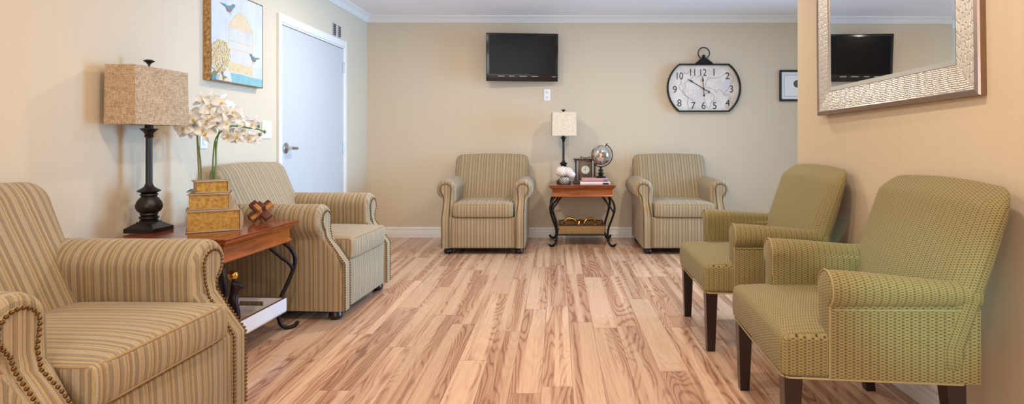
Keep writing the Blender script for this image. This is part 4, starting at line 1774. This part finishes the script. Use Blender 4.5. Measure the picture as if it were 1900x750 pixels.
def clock_outline(d):
    hh = HH2 - d
    R_2 = 0.330 - d
    cx = HW_ - 0.330
    a = math.asin(min(1, hh / R_2))
    o = []
    for i in range(17):
        t = -a + 2 * a * i / 16
        o.append((cx + R_2 * math.cos(t), R_2 * math.sin(t)))
    for i in range(17):
        t = PI - a + 2 * a * i / 16
        o.append((-cx + R_2 * math.cos(t), R_2 * math.sin(t)))
    return o


def ring_loop(d, y):
    return [Vector((u, y, v)) for u, v in clock_outline(d)]


b = MB()
b.loft([ring_loop(0.0, 0), ring_loop(0.0, -0.052), ring_loop(0.003, -0.056), ring_loop(0.011, -0.056), ring_loop(0.014, -0.052), ring_loop(0.014, -0.014), ring_loop(0.014, 0)], cap=False)
b.build('clock_frame', M['iron_brown'] if 'iron_brown' in M else M['iron'], wc_, 30)
g = G('antique_map_paper', 0.6)
n = g.noise(g.obj(), 6, 4)
n3 = g.noise(g.obj(), 5.5, 7, 0.62)
ln = g.mth('LESS_THAN', g.mth('ABSOLUTE', g.mth('SUBTRACT', n3, 0.53)), 0.0035)
c_ = g.ramp(n, [(0.35, lin(232, 226, 220)), (0.55, lin(226, 214, 204)), (0.7, lin(206, 202, 206))])
g.col(g.mix(g.mth('MULTIPLY', ln, 0.45), c_, lin(128, 116, 112)))
M['map'] = g.m
b = MB()
L = ring_loop(0.013, -0.014)
b.add(L, [tuple(range(len(L)))])
L = ring_loop(0.013, -0.004)
b.add(L, [tuple(range(len(L)))])
face = b.build('clock_face', M['map'], wc_, recalc=False)
M['ink'] = simple('clock_ink', (48, 44, 46), 0.5)
M['mapink'] = simple('map_ink', (134, 124, 124), 0.7)


def ck(px_, py_):
    """spot on the clock face, from the enlarged view used to measure it"""
    return ((px_ / 5.356 + 1230) - 1308.0) / 171.5, -((py_ / 5.356 + 80) - 162.8) / 171.5


def text_mesh(txt, size, mat, parent, loc, name, bold=0.0):
    cu = bpy.data.curves.new('t', 'FONT')
    cu.body = txt
    cu.size = size
    nar = 0.80 if len(txt) > 1 else 0.95
    cu.align_x = 'CENTER'
    cu.align_y = 'CENTER'
    cu.extrude = 0.0008
    cu.offset = bold
    o = bpy.data.objects.new('t', cu)
    C.objects.link(o)
    dg = bpy.context.evaluated_depsgraph_get()
    dg.update()
    me = bpy.data.meshes.new_from_object(o.evaluated_get(dg))
    bpy.data.objects.remove(o)
    rm = Matrix.Rotation(R(90), 4, 'X')
    me.transform(rm)
    xs = [v.co.x for v in me.vertices]
    zs_ = [v.co.z for v in me.vertices]
    mx, mz = (min(xs) + max(xs)) / 2, (min(zs_) + max(zs_)) / 2
    for v in me.vertices:
        v.co.x = (v.co.x - mx) * nar
        v.co.z -= mz
    me.materials.clear()
    me.materials.append(mat)
    ob = bpy.data.objects.new(name, me)
    C.objects.link(ob)
    ob.parent = parent
    ob.location = loc
    return ob


# each numeral is a part of the face
for txt, px_, py_ in (('12', 418, 286), ('1', 524, 284), ('2', 659, 320), ('3', 699, 453), ('4', 661, 592), ('5', 531, 620), ('6', 420, 619), ('7', 316, 620), ('8', 176, 594), ('9', 130, 458), ('10', 181, 322), ('11', 310, 286)):
    u, v = ck(px_, py_)
    text_mesh(txt, 0.110, M['ink'], face, (u, -0.0155, v), 'numeral', 0.0)
# coastlines drawn on the face
coast = [[(225, 290), (250, 300), (285, 275), (330, 300), (300, 350), (270, 370), (230, 390), (240, 430), (215, 460), (230, 500), (250, 530), (270, 540), (300, 560), (330, 590), (310, 630), (280, 660)],
         [(225, 290), (200, 340), (190, 400), (170, 420), (180, 450), (205, 480), (235, 520), (262, 540), (258, 580), (262, 630), (275, 665)],
         [(430, 560), (425, 530), (440, 500), (470, 495), (510, 500), (530, 530), (515, 570), (490, 600), (480, 640), (455, 640), (445, 600), (430, 560)],
         [(440, 400), (450, 370), (470, 345), (500, 340), (540, 345), (590, 330), (640, 300), (690, 310), (720, 350), (700, 390), (680, 430), (650, 470), (620, 500), (600, 470), (570, 460), (550, 490), (530, 460), (500, 450), (470, 440), (440, 430), (440, 400)],
         [(620, 500), (640, 520), (665, 510), (690, 540), (680, 560)], [(350, 330), (380, 320), (400, 300)], [(640, 600), (680, 580), (710, 600), (690, 640), (650, 640), (640, 600)]]
b = MB()
for ln_ in coast:
    pts = [Vector((*ck(*p), 0)) for p in ln_]
    c3 = cr(pts, 5)
    c3 = [Vector((p.x + random.uniform(-.003, .003), -0.0146, p.y + random.uniform(-.003, .003))) for p in c3]
    b.tube(c3, 0.0017, 4)
b.build('map_coastline', M['mapink'], face)
hub = ck(419, 452)


def hand(tip, tail, name):
    T_, E2 = Vector((*ck(*tip), 0)), Vector((*ck(*tail), 0))
    T_ = Vector((T_.x, -0.021, T_.y))
    E2 = Vector((E2.x, -0.021, E2.y))
    b = MB()
    b.tube([E2, T_], 0.0038, 6)
    d = (T_ - E2).normalized()
    n_ = Vector((-d.z, 0, d.x))
    c = T_ - d * 0.045
    for yy in (-0.023, -0.020):
        b.add([c - d * 0.022 + Vector((0, yy + .021, 0)), c + n_ * 0.011 + Vector((0, yy + .021, 0)), c + d * 0.030 + Vector((0, yy + .021, 0)), c - n_ * 0.011 + Vector((0, yy + .021, 0))], [(0, 1, 2, 3)])
    b.ball(E2, 0.011, 12, 8, 0, (1, .3, 1))
    b.build(name, M['ink'], wc_)


hand((262, 355), (474, 484), 'minute_hand')
hand((408, 325), (424, 519), 'hour_hand')
MB().ball((hub[0], -0.022, hub[1]), 0.010, 12, 8, 0, (1, .5, 1)).build('hub', M['ink'], wc_)
# crown piece and ring
b = MB()
sil = [(-0.102, 0), (-0.085, 0.016), (-0.062, 0.030), (-0.048, 0.048), (-0.030, 0.055), (0.030, 0.055), (0.048, 0.046), (0.066, 0.030), (0.086, 0.018), (0.100, 0)]
b.loft([[Vector((u, y, HH2 + v)) for u, v in sil] for y in (-0.012, -0.050)])
b.lathe([(0.010, 0.050), (0.014, 0.058), (0.020, 0.075), (0.019, 0.09), (0.010, 0.100), (0.001, 0.102)], 16, c=(0.0, -0.03, HH2))
b.build('crown_piece', M['iron'], wc_, 30)
b = MB()
b.tube([(0.062 * math.cos(2 * PI * i / 36) , -0.03, HH2 + 0.118 + 0.062 * math.sin(2 * PI * i / 36)) for i in range(36)], 0.0058, 8, closed=True)
b.build('hanging_ring', M['iron'], wc_)

# ------------------------------------------------------------------ certificate on the back wall
x0 = (1446 - PX) / 169.3
zt_, zb_ = EYE - (130 - PY) / 169.3, EYE - (188 - PY) / 169.3
fr = thing('picture_frame', 'black framed certificate on the back wall, half hidden by the partition', 'framed certificate', (x0, YB - 0.001, zb_))
fw, fh = 0.45, zt_ - zb_
b = MB()
for (a, c, d, e) in ((0, fw, 0, 0.022), (0, fw, fh - 0.022, fh), (0, 0.022, 0.022, fh - 0.022), (fw - 0.022, fw, 0.022, fh - 0.022)):
    b.rbox(a, c, -0.024, 0, d, e, 0.004, 2, 1)
b.build('frame', M['tv_body'], fr)
MB().box(0.02, fw - 0.02, -0.010, -0.002, 0.02, fh - 0.02).build('certificate_paper', M['plastic'], fr)
b = MB()
k = 0.052
for (a, c, d, e) in ((k, fw - k, k, k + .003), (k, fw - k, fh - k - .003, fh - k), (k, k + .003, k, fh - k), (fw - k - .003, fw - k, k, fh - k)):
    b.box(a, c, -0.0112, -0.009, d, e)
b.build('printed_border', M['ink'], fr)
mt = Matrix.Translation((fw / 2 - 0.03, -0.010, fh / 2 + 0.02)) @ Matrix.Rotation(R(90), 4, 'X')
MB().lathe([(0.001, 0), (0.040, 0), (0.040, 0.001), (0.001, 0.001)], 24, mat=mt).build('round_seal', M['p_dark'], fr)

# ------------------------------------------------------------------ mirror
mr = thing('wall_mirror', 'large mirror in a wide hammered silver frame on the right wall', 'mirror', (XR - 0.009, 2.635, 1.221))
mr.rotation_euler = (R(-1.1), 0, R(0.7))
g = G('hammered_silver', 0.32, 0.75)
x, y, z = g.xyz()


def ham(name, along):
    g = G(name, 0.42, 0.6)
    x, y, z = g.xyz()
    a, c = (y, z) if along == 'y' else (z, y)
    rowf = g.mth('DIVIDE', g.mth('ADD', c, g.mth('MULTIPLY', g.noise(g.comb(g.mth('MULTIPLY', a, 22), g.mth('MULTIPLY', c, 5), 0), 1, 1), 0.012)), 0.0080)
    row_ = g.mth('FLOOR', rowf)
    rfr = g.mth('FRACT', rowf)
    of = g.white(g.comb(row_, 0, 0))
    cf_ = g.mth('FRACT', g.mth('ADD', g.mth('DIVIDE', a, 0.045), g.mth('MULTIPLY', of, 5.0)))
    h1 = g.mth('SINE', g.mth('MULTIPLY', rfr, PI))
    h2 = g.mth('MINIMUM', g.mth('MULTIPLY', g.mth('SINE', g.mth('MULTIPLY', cf_, PI)), 3.0), 1.0)
    hgt = g.mth('MULTIPLY', h1, h2)
    g.col(g.ramp(hgt, [(0.0, lin(172, 156, 138)), (0.45, lin(206, 196, 184)), (0.9, lin(228, 223, 214))]))
    g.bump(hgt, 0.7, 0.003)
    return g.m


M['ham_h'] = ham('hammered_silver_level', 'y')
M['ham_v'] = ham('hammered_silver_upright', 'z')
M['pewter'] = simple('brushed_pewter_edge', (150, 130, 118), 0.3, metal=0.85)
M['frame_side'] = simple('bronze_frame_side', (132, 100, 76), 0.45, metal=0.2)
g = G('mirror_glass', 0.0, 1.0)
g.col((0.86, 0.90, 0.92))
M['mirror'] = g.m
mh, mw = 0.92, 0.615     # height, half width along y (centre at 0)
fwd = 0.120


def mloop(i, x):
    return [Vector((x, -mw + i, i)), Vector((x, mw - i, i)), Vector((x, mw - i, mh - i)), Vector((x, -mw + i, mh - i))]


def frame_band(loops, ms, name):
    """mitred bands; material index by side (0 level, 1 upright)"""
    b = MB()
    for a, c in zip(loops[:-1], loops[1:]):
        for k in range(4):
            q = (k + 1) % 4
            b.add([a[k], a[q], c[q], c[k]], [(0, 1, 2, 3)], 0 if k in (0, 2) else 1)
    return b.build(name, ms, mr, 30, recalc=False)


frame_band([mloop(0, 0.0), mloop(0, -0.018), mloop(0.0, -0.020)], [M['frame_side'], M['frame_side']], 'frame_side')
frame_band([mloop(0, -0.020), mloop(0.004, -0.027), mloop(0.020, -0.029), mloop(0.024, -0.026)], [M['pewter'], M['pewter']], 'frame_edge')
frame_band([mloop(0.024, -0.026), mloop(0.05, -0.025), mloop(0.09, -0.022), mloop(fwd, -0.020)], [M['ham_h'], M['ham_v']], 'hammered_frame')
frame_band([mloop(fwd, -0.020), mloop(fwd + 0.003, -0.020), mloop(fwd + 0.004, -0.013)], [M['pewter'], M['pewter']], 'inner_lip')
b = MB()
o_, i_ = mloop(fwd + 0.002, -0.0150), mloop(fwd + 0.024, -0.0160)
for k in range(4):
    q = (k + 1) % 4
    b.add([o_[k], o_[q], i_[q], i_[k]], [(0, 1, 2, 3)])
b.add(i_, [(0, 1, 2, 3)])
b.build('mirror_glass', M['mirror'], mr, 0.5, recalc=False)
MB().box(-0.012, -0.001, -mw + 0.02, mw - 0.02, 0.02, mh - 0.02).build('backing_board', M['slot'], mr)

# ------------------------------------------------------------------ recessed ceiling lamps (out of the photo's frame, they light the room)
for i, (x_, y_, pw) in enumerate(CEIL_SPOTS):
    t = thing('ceiling_downlight', 'round recessed ceiling downlight above the seating', 'ceiling light', (x_, y_, H - 0.012), 0, 'recessed ceiling downlights')
    MB().lathe([(0.082, 0.012), (0.100, 0.012), (0.100, 0.002), (0.086, 0.0), (0.082, 0.004)], 28, cap=False).build('trim_ring', M['trim'], t)
    disc('downlight', (x_, y_, H - 0.016), pw, NEUT)
